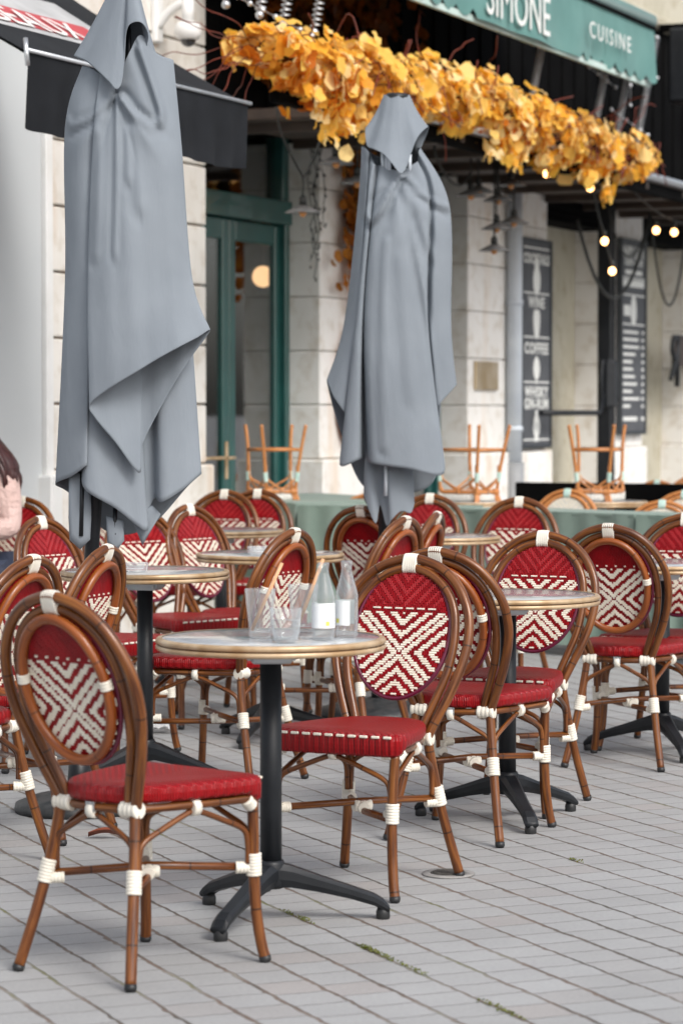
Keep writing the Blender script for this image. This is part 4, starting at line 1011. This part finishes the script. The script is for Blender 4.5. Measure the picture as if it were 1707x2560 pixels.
coffee=[(.01,-.09),(.06,-.06),(.08,0),(.06,.06),(.015,.095)]
bot=[(.05,-.11),(.05,-.085),(.035,-.08),(.07,-.04),(.08,.01),(.06,.06),(.03,.09),(.025,.125),(.035,.13)]
for p,f in ((shaker,.195),(wine,.41),(coffee,.62),(bot,.90)): icon(bd,p,w,fz(f))
t,bd,w,h=board('menu_board','grey board with the happy hour price list, right of the black post',6.66,7.38,1.085,2.745,.03)
for s,f,sz,wd in (('HAPPY HOUR',.085,.118,.60),('16H-20H',.135,.118,.52)): text_obj(s,sz,M['letter'],bd,(w/2,-.0195,fz(f)),width=wd,gap=1.1,bold=.003,align='CENTER')
rows=[(w/2,fz(.168),.24,.02),(w/2,fz(.198),w/2-.05,.007),(w/2,fz(.225),w/2-.06,.03),(w/2,fz(.285),w/2-.05,.007),(w/2,fz(.435),w/2-.05,.007),(w*.24,fz(.365),.09,.045)]
for k,ln in enumerate((.25,.25,.26,.20,.15,.16,.19,.23,.15,.27,.12)):
    z=fz(.475+.038*k); rows.append((.07+ln*.85,z,ln*.85,.012)); rows.append((w-.09,z,.03,.012))
rows.append((.07+.2,fz(.92),.2,.017)); rows.append((w-.09,fz(.92),.04,.016))
bars(bd,rows,'price_rows'); icon(bd,[(.05,-.12),(.08,-.06),(.085,0),(.07,.07),(.05,.1),(.02,.13)],w,fz(.36))
# scroll sign at the right edge
sg=fthing('wall_sign','brown wooden plaque with a black wrought iron scroll at the right edge','sign',7.95,.12,1.62)
mb=MB(); mb.box((.55,0,.2),(.52,.02,.14),0,.008); mb.build('plaque',M['darkbrown'],sg)
mb=MB(); mb.tube(cr([(-.12,-.02,-.06),(-.02,-.02,.06),(.08,-.02,.2),(.05,-.02,.31),(-.04,-.02,.3),(-.07,-.02,.2),(0,-.02,.13),(.1,-.02,.12)],6),.022,8); mb.tube([(.08,-.02,-.12),(.08,-.02,.34)],.025,8); mb.build('iron_scroll',M['blackmetal'],sg)
text_obj('O',.2,M['blackmetal'],sg,(.32,-.022,.13),.9)
# ------------------------------------------------------------------ oval wooden sign behind the far umbrella
ov=fthing('oval_sign','oval wooden framed sign on the stone pier, half hidden by the far umbrella','sign',1.02,.05,1.43)
mb=MB(); mb.ring([(.30*math.cos(a),0,.40*math.sin(a)) for a in [2*math.pi*k/40 for k in range(40)]],.045,10); mb.build('frame',M['wood'],ov)
mb=MB(); mb.lathe([(.001,-.01),(.27,-.01),(.27,.01),(.001,.01)],seg=32); o=mb.build('sign_panel',simple('cream sign panel',(.6,.5,.36),(.5,.38,.24),5,.6),ov); o.rotation_euler=(R(90),0,0); o.scale=(1,1.33,1)
# ------------------------------------------------------------------ security camera
cc=fthing('security_camera','white dome security camera on a bracket high on the stone wall','camera',-1.80,0,3.42)
mb=MB(); mb.box((0,-.02,.06),(.055,.025,.16),0,.012); mb.tube(cr([(0,-.03,.02),(.0,-.10,.10),(.0,-.18,.15),(0,-.26,.17)],5),.032,14); mb.tube([(0,-.26,.195),(0,-.26,.02)],.042,16); mb.build('bracket',M['white'],cc)
mb=MB(); mb.lathe([(.001,.03),(.07,.03),(.085,.015),(.095,-.02),(.095,-.05),(.075,-.085),(.06,-.09)],(0,-.26,.0),28); mb.build('housing',M['white'],cc)
mb=MB(); mb.sphere((0,-.26,-.085),.056,18,12); mb.build('dome',simple('smoked dome',(.02,.02,.022),None,5,.12,coat=1.0),cc); cc.scale=(.8,.8,.8)
# ------------------------------------------------------------------ pendant lamps
def build_lamp():
    t=fthing('pendant_lamp','','lamp',0,0,0,'grey enamel pendant lamps')
    mb=MB(); mb.lathe([(.104,0),(.105,.003),(.06,.026),(.024,.044),(.021,.048),(.058,.0225),(.100,.002)],seg=32,cap=False); mb.build('lamp_shade',M['enamel'],t)
    mb=MB(); mb.lathe([(.022,.043),(.022,.08),(.016,.092),(.010,.10)],seg=16); mb.build('socket',M['cable'],t)
    mb=MB(); mb.sphere((0,0,.0),.022,12,8,sc=(1,1,1.1)); mb.build('bulb',M['amber'],t)
    return t
lamp0=build_lamp()
for o in list(bpy.data.objects):
    if o.parent and o.parent.name==lamp0.name: CH.setdefault(lamp0.name,[]).append(o)
lamps=[(-1.34,2.405,.7,'grey cone lamp at far left in front of the stone beside the teal door'),
 (-.869,2.718,.7,'grey cone lamp at the left just under the flowers, beside the far umbrella'),
 (-.55,2.63,.7,'grey cone lamp almost hidden behind the left side of the far umbrella'),
 (1.348,2.69,.7,'grey cone lamp alone just right of the far umbrella'),
 (1.866,2.695,.7,'grey cone lamp at the top front of the lamp cluster'),
 (1.836,2.505,.7,'grey cone lamp in the middle of the lamp cluster, second from the bottom'),
 (2.18,2.565,.7,'grey cone lamp at the right of the cluster in front of the drainpipe'),
 (1.79,2.358,.7,'lowest grey cone lamp of the cluster beside the drainpipe'),
 (2.118,2.818,.7,'dark cone lamp highest in the cluster, right under the canopy beam'),
 (1.70,2.745,.62,'dark cone lamp at the back left of the cluster')]
for i,(s,z,n,l) in enumerate(lamps):
    p=FM@Vector((s,-n,0)); o=lamp0 if i==0 else dup(lamp0,(p.x,p.y,z),FA,l)
    o.location=(p.x,p.y,z); o['label']=l
    mb=MB(); zt=2.965-z
    if i==0: pts=cr([(0,0,.098),(.0,0,.2),(-.10,0,.27),(-.30,0,.43),(-.36,0,zt)],5); pts2=cr([(0,0,.2),(.10,0,.27),(.30,0,.5),(.36,0,zt)],5); mb.tube(pts,.007,6); mb.tube(pts2,.007,6)
    elif i==3: mb.tube([(0,0,.098),(0,0,zt)],.006,6); mb.tube(cr([(0,0,.16),(-.18,0,.06),(-.4,0,.08),(-.62,0,.2),(-.66,0,zt)],5),.007,6)
    else: mb.tube([(0,0,.098),(0,0,zt)],.006,6)
    mb.build('cord',M['cable'],o)
# string of lit bulbs
sl=fthing('string_lights','string of small lit warm bulbs hanging around the awning post and under the canopy','string lights')
bul=[(3.751,.9,2.311),(3.568,.9,2.519),(2.286,.9,2.907),(3.229,.9,2.882),(4.183,.9,2.962),(4.766,.9,3.012),(5.042,.9,3.0),(5.226,.9,3.0),(4.855,.9,2.675),(5.341,.9,2.689)]
mb=MB()
def sag(a,b,dz): 
    a=Vector(a); b=Vector(b); return [a.lerp(b,k/14)-Vector((0,0,dz*4*(k/14)*(1-k/14))) for k in range(15)]
def bp2(s,n,z): return (s,-n,z)
mb.tube(sag(bp2(3.75,.9,2.36),bp2(3.57,.9,2.56),.02),.007,6); mb.tube(sag(bp2(3.57,.9,2.56),bp2(3.25,.9,2.94),.03),.007,6)
mb.tube(sag(bp2(3.23,.9,2.93),bp2(5.3,.9,3.05),.04),.006,6); mb.tube(sag(bp2(4.2,.9,2.95),bp2(5.6,.9,2.78),.05),.006,6); mb.tube(sag(bp2(2.29,.9,2.95),bp2(3.23,.9,2.93),.05),.006,6)
mb.build('cable',M['cable'],sl)
for s,n,z in bul:
    mb=MB(); mb.sphere((s,-n,z),.026,14,10,sc=(1,1,1.1)); bu=mb.build('bulb',M['bulb'],sl)
    mb=MB(); mb.tube([(s,-n,z+.03),(s,-n,z+.075)],.016,8); mb.build('socket',M['cable'],bu)
# loose black hose loops between post and boards
hz=fthing('hanging_cable','thick dark cable hanging in loops between the menu boards','cable')
mb=MB(); mb.tube(sag((4.6,-.35,2.75),(6.0,-.5,2.85),.62),.014,8); mb.tube(sag((6.35,-.4,2.9),(7.45,-.4,2.95),.75),.010,8); mb.tube(sag((5.2,-.4,2.9),(6.0,-.5,2.9),.38),.007,6); mb.build('cable_loop',M['cable'],hz)

# ------------------------------------------------------------------ garland
def petal(mb,c,nrm,size,mi,rng,up=None):
    nrm=Vector(nrm).normalized(); a=nrm.orthogonal().normalized(); ro=rng.uniform(0,6.28)
    u=a*math.cos(ro)+nrm.cross(a)*math.sin(ro); v=nrm.cross(u); c=Vector(c)
    b=len(mb.v); n=11; cup=rng.uniform(-.05,.35); el=rng.uniform(.75,1.0); ph=rng.uniform(0,6.28)
    mb.v.append(tuple(c-nrm*size*cup*.5))
    for ring,rad in ((0,.36),(1,.66)):
        for k in range(n):
            t=2*math.pi*k/n; notch=.42*math.exp(-((t-math.pi)/.5)**2)
            r=size*rad*(1-notch+(.07*math.sin(3*t+ph) if ring else 0))
            h=size*(cup*(.25 if ring else -.2)+(.10 if ring else .03)*math.sin(4*t+ph))
            mb.v.append(tuple(c+u*math.cos(t)*r+v*math.sin(t)*r*el+nrm*h))
    for k in range(n):
        j=(k+1)%n
        mb.face((b,b+1+k,b+1+j),mi); mb.face((b+1+k,b+1+n+k,b+1+n+j,b+1+j),mi)
ga=fthing('flower_garland','long garland of golden yellow silk flowers along the canopy edge','garland')
rg=random.Random(11)
mb=MB()
S=[-3.15,-2.95,-2.7,-2.4,-2.0,-1.5,-1.0,-.3,.4,1.0,1.7,2.3,2.8,3.1,3.35]
TOPz=[3.20,3.23,3.23,3.21,3.26,3.26,3.26,3.29,3.28,3.26,3.24,3.23,3.21,3.18,3.12]
BOTz=[3.08,3.04,2.96,2.86,2.84,2.88,2.92,2.97,2.93,2.90,2.90,2.90,2.88,2.92,3.02]
clumps=[(rg.uniform(-3.1,3.55),rg.uniform(-1,1),rg.uniform(.5,1.4)) for _ in range(90)]
for k in range(4600):
    s=rg.uniform(-3.1,3.30)
    if s<-2.2 and rg.random()<.35: continue
    a=rg.uniform(0,2*math.pi); rr=math.sqrt(rg.uniform(.40,1.0))
    zt=interp(s,S,TOPz); zb=interp(s,S,BOTz)
    bumpy=1+.30*math.sin(s*7.3+2*math.sin(a))+.22*math.sin(s*17+a*2)
    if math.sin(s*11.3+a*3)*math.sin(s*4.1-a*2)>.38 and rr>.5: continue
    zc=(zt+zb)/2; hz_=(zt-zb)/2*bumpy
    n=1.22+.20*rr*math.cos(a)*bumpy; z=zc+hz_*rr*math.sin(a)
    d=Vector((0,-math.cos(a)*1.0-.35,math.sin(a)+.30))+Vector((rg.uniform(-.7,.7),rg.uniform(-.6,.6),rg.uniform(-.6,.6)))
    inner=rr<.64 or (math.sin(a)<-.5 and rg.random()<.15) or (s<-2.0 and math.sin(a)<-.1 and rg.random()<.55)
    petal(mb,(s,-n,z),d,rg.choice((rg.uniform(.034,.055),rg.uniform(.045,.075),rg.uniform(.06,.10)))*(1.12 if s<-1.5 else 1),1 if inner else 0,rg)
for k in range(16):   # trailing sprays
    s=rg.choice([rg.uniform(-2.6,-1.9),rg.uniform(-.2,.6),rg.uniform(.5,3.0)]); z0=interp(s,S,BOTz)
    L=rg.uniform(.08,.24)
    for q in range(9):
        f=rg.random(); petal(mb,(s+rg.uniform(-.05,.05)+.12*f*(1 if s<-1.5 else .2),-1.3+rg.uniform(-.05,.05),z0+.03-L*f),(rg.uniform(-1,1),-1,rg.uniform(-.6,.8)),rg.uniform(.05,.085),0,rg)
mb.build('blossoms',[M['leaf'],M['leafd']],ga,False)
mb=MB()
for k in range(70):
    s=rg.uniform(-2.9,3.4); z=(interp(s,S,TOPz)+interp(s,S,BOTz))/2; mb.tube(cr([(s,-1.2,z),(s+rg.uniform(-.2,.2),-1.35,z+rg.uniform(-.1,.15)),(s+rg.uniform(-.35,.35),-1.42,z+rg.uniform(-.2,.25))],4),.004,5); mb.build('stem',M['twig'],ga); mb=MB()
tw=fthing('twig_bunch','curly red brown twigs reaching left out of the garland','twigs')
mb=MB()
for k in range(11):
    p=Vector((-3.0+rg.uniform(-.05,.1),-1.2,3.12+rg.uniform(-.1,.06))); pts=[p.copy()]; d=Vector((-1,rg.uniform(.0,.6),rg.uniform(-.5,.5)))
    for q in range(8):
        d+=Vector((rg.uniform(-.5,.5),rg.uniform(-.3,.5),rg.uniform(-.7,.6))); d.normalize(); p=p+d*.07; pts.append(p.copy())
    mb=MB(); mb.tube(cr(pts,3),.0028,5); mb.build('twig',M['twig'],tw)
for k in range(16):
    p=Vector((rg.uniform(-2.4,4.4),-1.15,3.25 if k<11 else 2.96)); pts=[p.copy()]; d=Vector((rg.uniform(-1,1),0,.6))
    for q in range(7):
        d+=Vector((rg.uniform(-.6,.6),rg.uniform(-.3,.3),rg.uniform(-.7,.6))); d.normalize(); p=p+d*.07; pts.append(p.copy())
    mb=MB(); mb.tube(cr(pts,3),.0035,5); mb.build('twig',M['twig'],tw)
# autumn creeper: on the black band and down the pier behind the far umbrella
cp=fthing('autumn_creeper','dark rust coloured leaves trailing down the stone pier behind the far umbrella','creeper')
mb=MB()
for k in range(900):
    z=3.3-abs(rg.gauss(0,.55)); 
    if z<1.9: continue
    s=1.0+rg.gauss(0,.16)+.1*math.sin(z*5); petal(mb,(s,-.05-abs(rg.gauss(0,.07)),z),(rg.uniform(-1,1),-1,rg.uniform(-.3,1)),rg.uniform(.05,.09),0,rg)
for k in range(800):
    s=rg.uniform(-.6,2.0); z=rg.uniform(3.25,4.3); 
    if rg.random()<smooth(.3,2.0,s)*.9: continue
    petal(mb,(s,-.06-rg.uniform(0,.2),z),(rg.uniform(-1,1),-1,rg.uniform(-.3,1)),rg.uniform(.06,.11),1,rg)
mb.build('leaves',[leafmat('rust leaves',[(.25,.07,.008),(.45,.14,.015),(.55,.22,.03),(.3,.12,.02)]),M['creeper']],cp,False)
# coil springs with silver balls
sp0=fthing('coil_spring','','coil spring',0,0,0,'decorative coil springs')
mb=MB(); pts=[]
for k in range(46*8): a=2*math.pi*k/8; pts.append((.026*math.cos(a),.026*math.sin(a),1.35*k/(46*8)))
mb.tube(pts,.0045,5); mb.build('coil',M['silver'],sp0)
mb=MB(); mb.sphere((0,0,-.02),.022,14,10); mb.sphere((0,0,1.37),.022,14,10); mb.build('end_ball',M['silver'],sp0)
CH[sp0.name]=[o for o in bpy.data.objects if o.parent==sp0]
spr=[(-3.45,1.0,3.50,'coil spring farthest left, beside the security camera'),(-2.95,1.0,3.36,'coil spring at the left end of the flower garland'),(-2.55,1.0,3.36,'second coil spring above the left part of the garland'),(-2.25,1.0,3.36,'third coil spring above the left part of the garland'),(-1.85,1.0,3.36,'coil spring right above the tall yellow bloom left of the far umbrella'),
 (1.62,1.0,3.22,'dim coil spring under the middle of the teal awning'),(3.0,1.0,3.25,'coil spring below the last letters of the teal awning'),(3.5,1.0,3.22,'coil spring under the right end of the teal awning'),(3.98,1.0,3.2,'coil spring just outside the right end of the teal awning')]
for i,(s,n,z,l) in enumerate(spr):
    p=FM@Vector((s,-n,0)); o=sp0 if i==0 else dup(sp0,(p.x,p.y,z),FA,l)
    o.location=(p.x,p.y,z); o.rotation_euler=(R(10),R(3),FA); o['label']=l
    if z<3.3: o.scale=(1,1,.62)
bs=fthing('bauble_string','strings of small silver baubles across the black band under the teal awning','baubles')
mb=MB(); 
for (a,b,m_) in (((2.7,-1.0,3.72),(3.5,-1.0,3.62),5),((3.4,-1.0,3.45),(4.3,-1.0,3.35),6),((3.7,-1.1,3.75),(4.2,-1.1,3.76),4),((-3.4,-1.05,3.42),(-2.0,-1.05,3.30),10),((4.5,-.8,3.9),(4.5,-.8,3.6),3)):
    a=Vector(a); b=Vector(b)
    for k in range(m_): q=a.lerp(b,k/(m_-1)); mb.sphere(q,.014,10,8)
    mb.tube([a,b],.003,5)
mb.build('baubles',M['silver'],bs)
# floodlight box at the right edge
fb=fthing('loudspeaker','black box loudspeaker hanging at the top right edge','speaker',6.12,.8,3.80)
mb=MB(); mb.box((0,0,.28),(.16,.14,.30),0,.02); mb.build('cabinet',M['blackmetal'],fb); mb=MB(); mb.box((0,.14,.6),(.03,.12,.03),0,.005); mb.box((0,-.142,.28),(.13,.004,.26),0,.002); mb.build('grille',M['dark'],fb)
# tiny fairy lights hanging by the door frame
fl=fthing('fairy_lights','tangle of unlit fairy lights hanging beside the teal door','fairy lights',.08,.12,0)
mb=MB(); 
for k in range(4):
    pts=[(.05*k+rg.uniform(-.03,.03),rg.uniform(-.03,.03),3.1-.11*q) for q in range(10-k)]; mb.tube(cr(pts,3),.003,5)
    for q in pts:
        for w in range(2): mb.box((q[0]+rg.uniform(-.02,.02),q[1]-.01,q[2]+rg.uniform(-.04,.04)),(.004,.004,.009))
mb.build('wire',M['cable'],fl)

# ------------------------------------------------------------------ green cloth covered tables in front of the building
def skirt(label,a,b,h=.758,dep=.65,seed=0):
    a=Vector((a[0],a[1],0)); b=Vector((b[0],b[1],0)); L=(b-a).length; ang=math.atan2(b.y-a.y,b.x-a.x); r2=random.Random(seed)
    t=thing('cloth_table',label,'table',a,ang,'tables under green cloth')
    n=int(L/.012); rows=[]; ph=[r2.uniform(0,6) for _ in range(4)]
    for q in range(9):
        z=h-(h-.06)*q/8; amp=.004+.020*q/8
        rows.append([(L*i/n,-.0-amp*(math.sin(i*.42+ph[0]+.5*math.sin(i*.05))+.6*math.sin(i*.17+ph[1]))-.01*q/8,z) for i in range(n+1)])
    back=[(0,dep,h),(L,dep,h)]
    mb=MB(); mb.grid(rows)
    mb.box((L/2,dep/2,h-.008),(L/2,dep/2,.010),0,.004)
    rows=[]
    for q in range(5):
        z=h-(h-.06)*q/4; rows.append([(L+.012*math.sin(i*.5)*q/4,dep*i/40,z) for i in range(41)])
    mb.grid(rows); mb.build('green_cloth',M['greencloth'],t)
    mb=MB(); mb.box((.08,.08,.35),(.025,.025,.35),0,.004); mb.box((L-.08,.08,.35),(.025,.025,.35),0,.004); mb.box((.08,dep-.08,.35),(.025,.025,.35),0,.004); mb.box((L-.08,dep-.08,.35),(.025,.025,.35),0,.004); mb.build('frame',M['blackmetal'],t)
skirt('sage green cloth table in front of the teal door, leftmost of the row',(-1.02,16.85),(-.26,15.45),.765,1.0,1)
skirt('sage green cloth table behind the far umbrella',(-.25,15.36),(.62,14.90),.76,.36,2)
skirt('sage green cloth table right of the far umbrella, below the white chairs',(.63,14.86),(1.50,14.02),.757,.36,3)
skirt('sage green cloth table at the right edge',(1.51,14.0),(2.5,13.2),.757,.36,4)
bsn=thing('black_screen','low black screen behind the upturned chair and white chair backs','screen',(1.19,17.9,0),R(-23.3))
mb=MB(); mb.box((.8,0,.42),(.85,.02,.40),0,.006); mb.build('panel',M['dark'],bsn); mb=MB()
for x in (0,.8,1.6): mb.box((x,.05,.41),(.025,.025,.41),0,.004)
mb.build('post',M['blackmetal'],bsn)

# ------------------------------------------------------------------ small things on the ground
dr=thing('drain_cover','small round iron drain cover by a chair foot','drain cover',(.297,7.565,0))
mb=MB(); mb.lathe([(.074,.001),(.073,.005),(.052,.006),(.050,.003)],seg=36); mb.build('rim',simple('worn concrete ring',(.30,.29,.28),(.22,.21,.2),20,.8),dr)
mb=MB(); mb.lathe([(.050,.003),(.049,.0065),(.002,.0075)],seg=36)
for k in range(-4,5): mb.box((0,k*.010,.0085),(math.sqrt(max(.0001,.044**2-(k*.01)**2)),.0026,.0012))
mb.build('lid',simple('dark iron',(.07,.065,.06),(.13,.12,.11),30,.6,.3),dr)
mb=MB(); 
pts=[]
for k in range(9):
    f=k/8; w=.022*math.sin(math.pi*min(1,f*1.05))**.8+.001; pts.append([(-.05+.1*f,-w,.010+.012*math.sin(3*f)+.010),(-.05+.1*f,0,.006+.012*math.sin(3*f)),(-.05+.1*f,w,.014+.012*math.sin(3*f)+.006)])
mb.grid(pts); lf=mb.build('fallen_leaf',simple('dry red brown leaf',(.16,.035,.015),(.24,.06,.025),30,.6)); lf.location=(-.713,8.2,0); tag(lf,'dry red brown leaf lying on the pavers near the big umbrella base','leaf')
mb=MB(); rr=random.Random(3); pts=[[( -.04+.08*i/5,-.04+.08*j/5,.012+rr.uniform(0,.03)) for i in range(6)] for j in range(6)]; mb.grid(pts); np_=mb.build('paper_napkin',M['white']); np_.location=(-.72,10.9,0); tag(np_,'crumpled white paper napkin on the pavers under the ashtray table','napkin')
# moss and weeds in the joints
mo=MB(); rm=random.Random(5)
du=Vector((-math.sin(R(23)),math.cos(R(23)),0)); uu=Vector((math.cos(R(23)),math.sin(R(23)),0))
def gpx(px,py):
    d=1.2925*6839/(py-1025.); return Vector(((px-853.5)/6839*d,d,0))
for px,py,nk,sp in ((935,2382,90,.05),(960,2395,30,.04),(985,2405,26,.05),(1060,2440,26,.05),(775,2308,40,.05),(735,2290,24,.05),(1300,2548,50,.08),(1250,2525,24,.05),(1485,2156,30,.03),(1030,2425,16,.06)):
    c=gpx(px,py); U=c.dot(uu); 
    Uj=round((U+.05)/.1325)*.1325-.05
    c=c+uu*(Uj-U)
    for k in range(nk):
        p=c+du*rm.gauss(0,sp*.6)+uu*rm.gauss(0,.005); petal(mo,(p.x,p.y,.002+rm.uniform(0,.005)),(rm.uniform(-1,1),rm.uniform(-1,1),1.2),rm.uniform(.003,.0065),0,rm)
ms=mo.build('moss',leafmat('green moss',[(.10,.12,.02),(.20,.24,.04),(.14,.13,.03),(.26,.28,.08)]),None,False); ms['kind']='stuff'; ms['label']='green moss growing in the joints of the pavers'; ms['category']='moss'

# ------------------------------------------------------------------ seated person at the left edge
def person():
    t=thing('person','person in a dusty pink top with long auburn hair sitting at left edge','person',(-1.715,12.52,0),R(162))
    # local frame: +y forward, x right
    J={'pelvis':((0,-.03,.52),.125),'waist':((0,-.05,.70),.112),'chest':((0,-.06,.90),.125),'neckb':((0,-.05,1.045),.062),'neck':((0,-.035,1.10),.050),
       'shR':((.165,-.06,1.01),.062),'elR':((.215,-.02,.74),.044),'wrR':((.15,.22,.77),.028),
       'shL':((-.165,-.06,1.01),.062),'elL':((-.215,-.0,.74),.044),'wrL':((-.13,.23,.77),.028),
       'hipR':((.09,.0,.51),.088),'knR':((.12,.40,.49),.060),'anR':((.12,.38,.09),.040),'toR':((.12,.52,.035),.036),
       'hipL':((-.09,.0,.51),.088),'knL':((-.12,.40,.49),.060),'anL':((-.12,.38,.09),.040),'toL':((-.12,.52,.035),.036)}
    E=[('pelvis','waist'),('waist','chest'),('chest','neckb'),('neckb','neck'),('chest','shR'),('shR','elR'),('elR','wrR'),('chest','shL'),('shL','elL'),('elL','wrL'),('pelvis','hipR'),('hipR','knR'),('knR','anR'),('anR','toR'),('pelvis','hipL'),('hipL','knL'),('knL','anL'),('anL','toL')]
    def skin(name,names,edges,mat,parent,root):
        me=bpy.data.meshes.new(name); idx={n:i for i,n in enumerate(names)}
        me.from_pydata([J[n][0] for n in names],[(idx[a],idx[b]) for a,b in edges],[]); o=bpy.data.objects.new(name,me); COL.objects.link(o); o.parent=parent
        o.modifiers.new('skin','SKIN'); o.modifiers.new('sub','SUBSURF').levels=2; o.modifiers['sub'].render_levels=2
        sv=me.skin_vertices[0].data
        for n in names: sv[idx[n]].radius=(J[n][1],J[n][1])
        sv[idx[root]].use_root=True; me.materials.append(mat); return o
    body=skin('body',list(J),E,M['skin'],t,'pelvis')
    # head
    mb=MB(); rows=[]; N=24
    for k in range(15):
        f=k/14; z=1.09+.225*f; prof=math.sin(math.pi*(.08+.90*f))**.55
        rr=[]
        for a in range(N):
            an=2*math.pi*a/N; c,s=math.cos(an),math.sin(an); x=.074*prof*c; y=.092*prof*s
            if s>.8 : y+= .016*math.exp(-((f-.46)/.09)**2)*(s-.8)/.2            # nose
            if s>.4: y-=.010*math.exp(-((f-.56)/.07)**2)*(1 if abs(c)>.25 else .2)   # eye sockets
            if s>.6: y+=.006*math.exp(-((f-.27)/.05)**2)
            rr.append((x,y-.015,z))
        rows.append(rr)
    b=mb.grid(rows,0,True); mb.face([b+i for i in range(N)][::-1]); mb.face([b+14*N+i for i in range(N)])
    for sx in (-1,1): mb.sphere((sx*.076,-.02,1.195),.026,10,8,sc=(.35,.8,1.2))
    mb.build('head',M['skin'],t)
    for sx in (-1,1):
        mb=MB(); mb.sphere((sx*.030,.062,1.213),.011,10,8); mb.build('eye',M['white'],t)
    # hands: palm and five fingers
    for sx in (-1,1):
        mb=MB(); w=Vector((sx*.145,.22,.77)); mb.box((w.x-sx*.01,w.y+.045,w.z-.004),(.036,.045,.012),0,.010)
        for k,L in enumerate((.062,.072,.076,.068,)):
            x=w.x-sx*.01+(-.027+.018*k); mb.tube(cr([(x,w.y+.085,w.z),(x,w.y+.085+L*.5,w.z-.004),(x,w.y+.085+L,w.z-.016)],4),[.0085]*8+[.006],8)
        mb.tube(cr([(w.x-sx*.045,w.y+.03,w.z),(w.x-sx*.065,w.y+.06,w.z-.004),(w.x-sx*.070,w.y+.085,w.z-.01)],4),[.010]*8+[.007],8); mb.build('hand',M['skin'],t)
    # clothes follow the body
    JJ=dict(J)
    for n in ('pelvis','waist','chest','neckb','shR','shL','elR','elL','wrR','wrL'): J[n]=(J[n][0],J[n][1]*1.0+.016)
    skin('top',['pelvis','waist','chest','neckb','shR','elR','wrR','shL','elL','wrL'],E[:3]+E[4:10],M['pink'],t,'pelvis')
    for n in ('hipR','knR','anR','hipL','knL','anL'): J[n]=(J[n][0],J[n][1]+.014)
    skin('trousers',['pelvis','hipR','knR','anR','hipL','knL','anL'],[('pelvis','hipR'),('hipR','knR'),('knR','anR'),('pelvis','hipL'),('hipL','knL'),('knL','anL')],M['jeans'],t,'pelvis')
    # long hair down the back and over the shoulders, in locks
    mb=MB(); r3=random.Random(2); rows=[]
    for k in range(14):
        f=k/13; z=1.335-.40*f; rr=[]
        for a in range(30):
            an=R(-205+230*a/29); c,s=math.cos(an),math.sin(an)
            wx=.092+.118*smooth(.3,.8,f); wy=.112+.05*smooth(.3,.8,f)
            k0=math.sin(min(1,f*4.2+.06)*math.pi/2); wig=1+.05*math.sin(a*2.1+f*3)+.03*math.sin(a*5.3)
            zz=z-(.05*math.sin(a*1.7)+.02*math.sin(a*4.1))*smooth(.7,1,f)
            rr.append((wx*c*k0*wig,(wy*s*k0*wig)-.03-.02*f,zz))
        rows.append(rr)
    mb.grid(rows); 
    for k in range(46):
        an=R(r3.uniform(-205,25)); c,s=math.cos(an),math.sin(an); pts=[]
        for q in range(6):
            f=q/5; wx=.094+.122*smooth(.3,.8,f); wy=.116+.055*smooth(.3,.8,f); pts.append((wx*c+.012*math.sin(f*5+k),wy*s-.03-.02*f+.012*math.cos(f*4+k),1.29-.36*f-r3.uniform(0,.02)))
        mb.tube(cr(pts,3),[.013]*12+[.012,.010,.006,.002],6)
    h=mb.build('hair',M['hair'],t,False); sm=h.modifiers.new('thick','SOLIDIFY'); sm.thickness=.012
    return t
person()

# ------------------------------------------------------------------ light and camera
w=bpy.data.worlds.new('World'); scene.world=w; w.use_nodes=True; nt=w.node_tree
sky=nt.nodes.new('ShaderNodeTexSky'); sky.sky_type='NISHITA'; sky.sun_disc=False; sky.sun_elevation=R(44); sky.sun_rotation=R(144); sky.air_density=1.0; sky.dust_density=4.0; sky.ozone_density=1.0
hs=nt.nodes.new('ShaderNodeHueSaturation'); hs.inputs['Saturation'].default_value=.46; nt.links.new(sky.outputs[0],hs.inputs['Color'])
bg=nt.nodes['Background']; nt.links.new(hs.outputs[0],bg.inputs['Color']); bg.inputs['Strength'].default_value=.15
sun=bpy.data.lights.new('sun','SUN'); sun.energy=1.1; sun.angle=R(16); sun.color=(1,.985,.965)
so=bpy.data.objects.new('sun',sun); COL.objects.link(so)
az=R(144); el=R(44)   # azimuth clockwise from +y
dv=Vector((math.sin(az)*math.cos(el),math.cos(az)*math.cos(el),math.sin(el)))
so.rotation_euler=dv.to_track_quat('Z','Y').to_euler()
cam=bpy.data.cameras.new('camera'); co=bpy.data.objects.new('camera',cam); COL.objects.link(co)
co.location=(0,0,1.2925); co.rotation_euler=(R(90-2.137),0,0)
cam.sensor_fit='HORIZONTAL'; cam.sensor_width=24; cam.lens=24*6839./1707; cam.clip_end=2000; cam.clip_start=.05
cam.dof.use_dof=True; cam.dof.focus_distance=8.3; cam.dof.aperture_fstop=4.6
scene.camera=co
scene.render.resolution_x=682; scene.render.resolution_y=1024
scene.view_settings.view_transform='Standard'; scene.view_settings.look='None'; scene.view_settings.exposure=.55; scene.view_settings.gamma=1
scene.cycles.max_bounces=8; scene.cycles.transparent_max_bounces=16; scene.cycles.transmission_bounces=10; scene.cycles.caustics_reflective=False; scene.cycles.caustics_refractive=False
scene.cycles.use_denoising=True
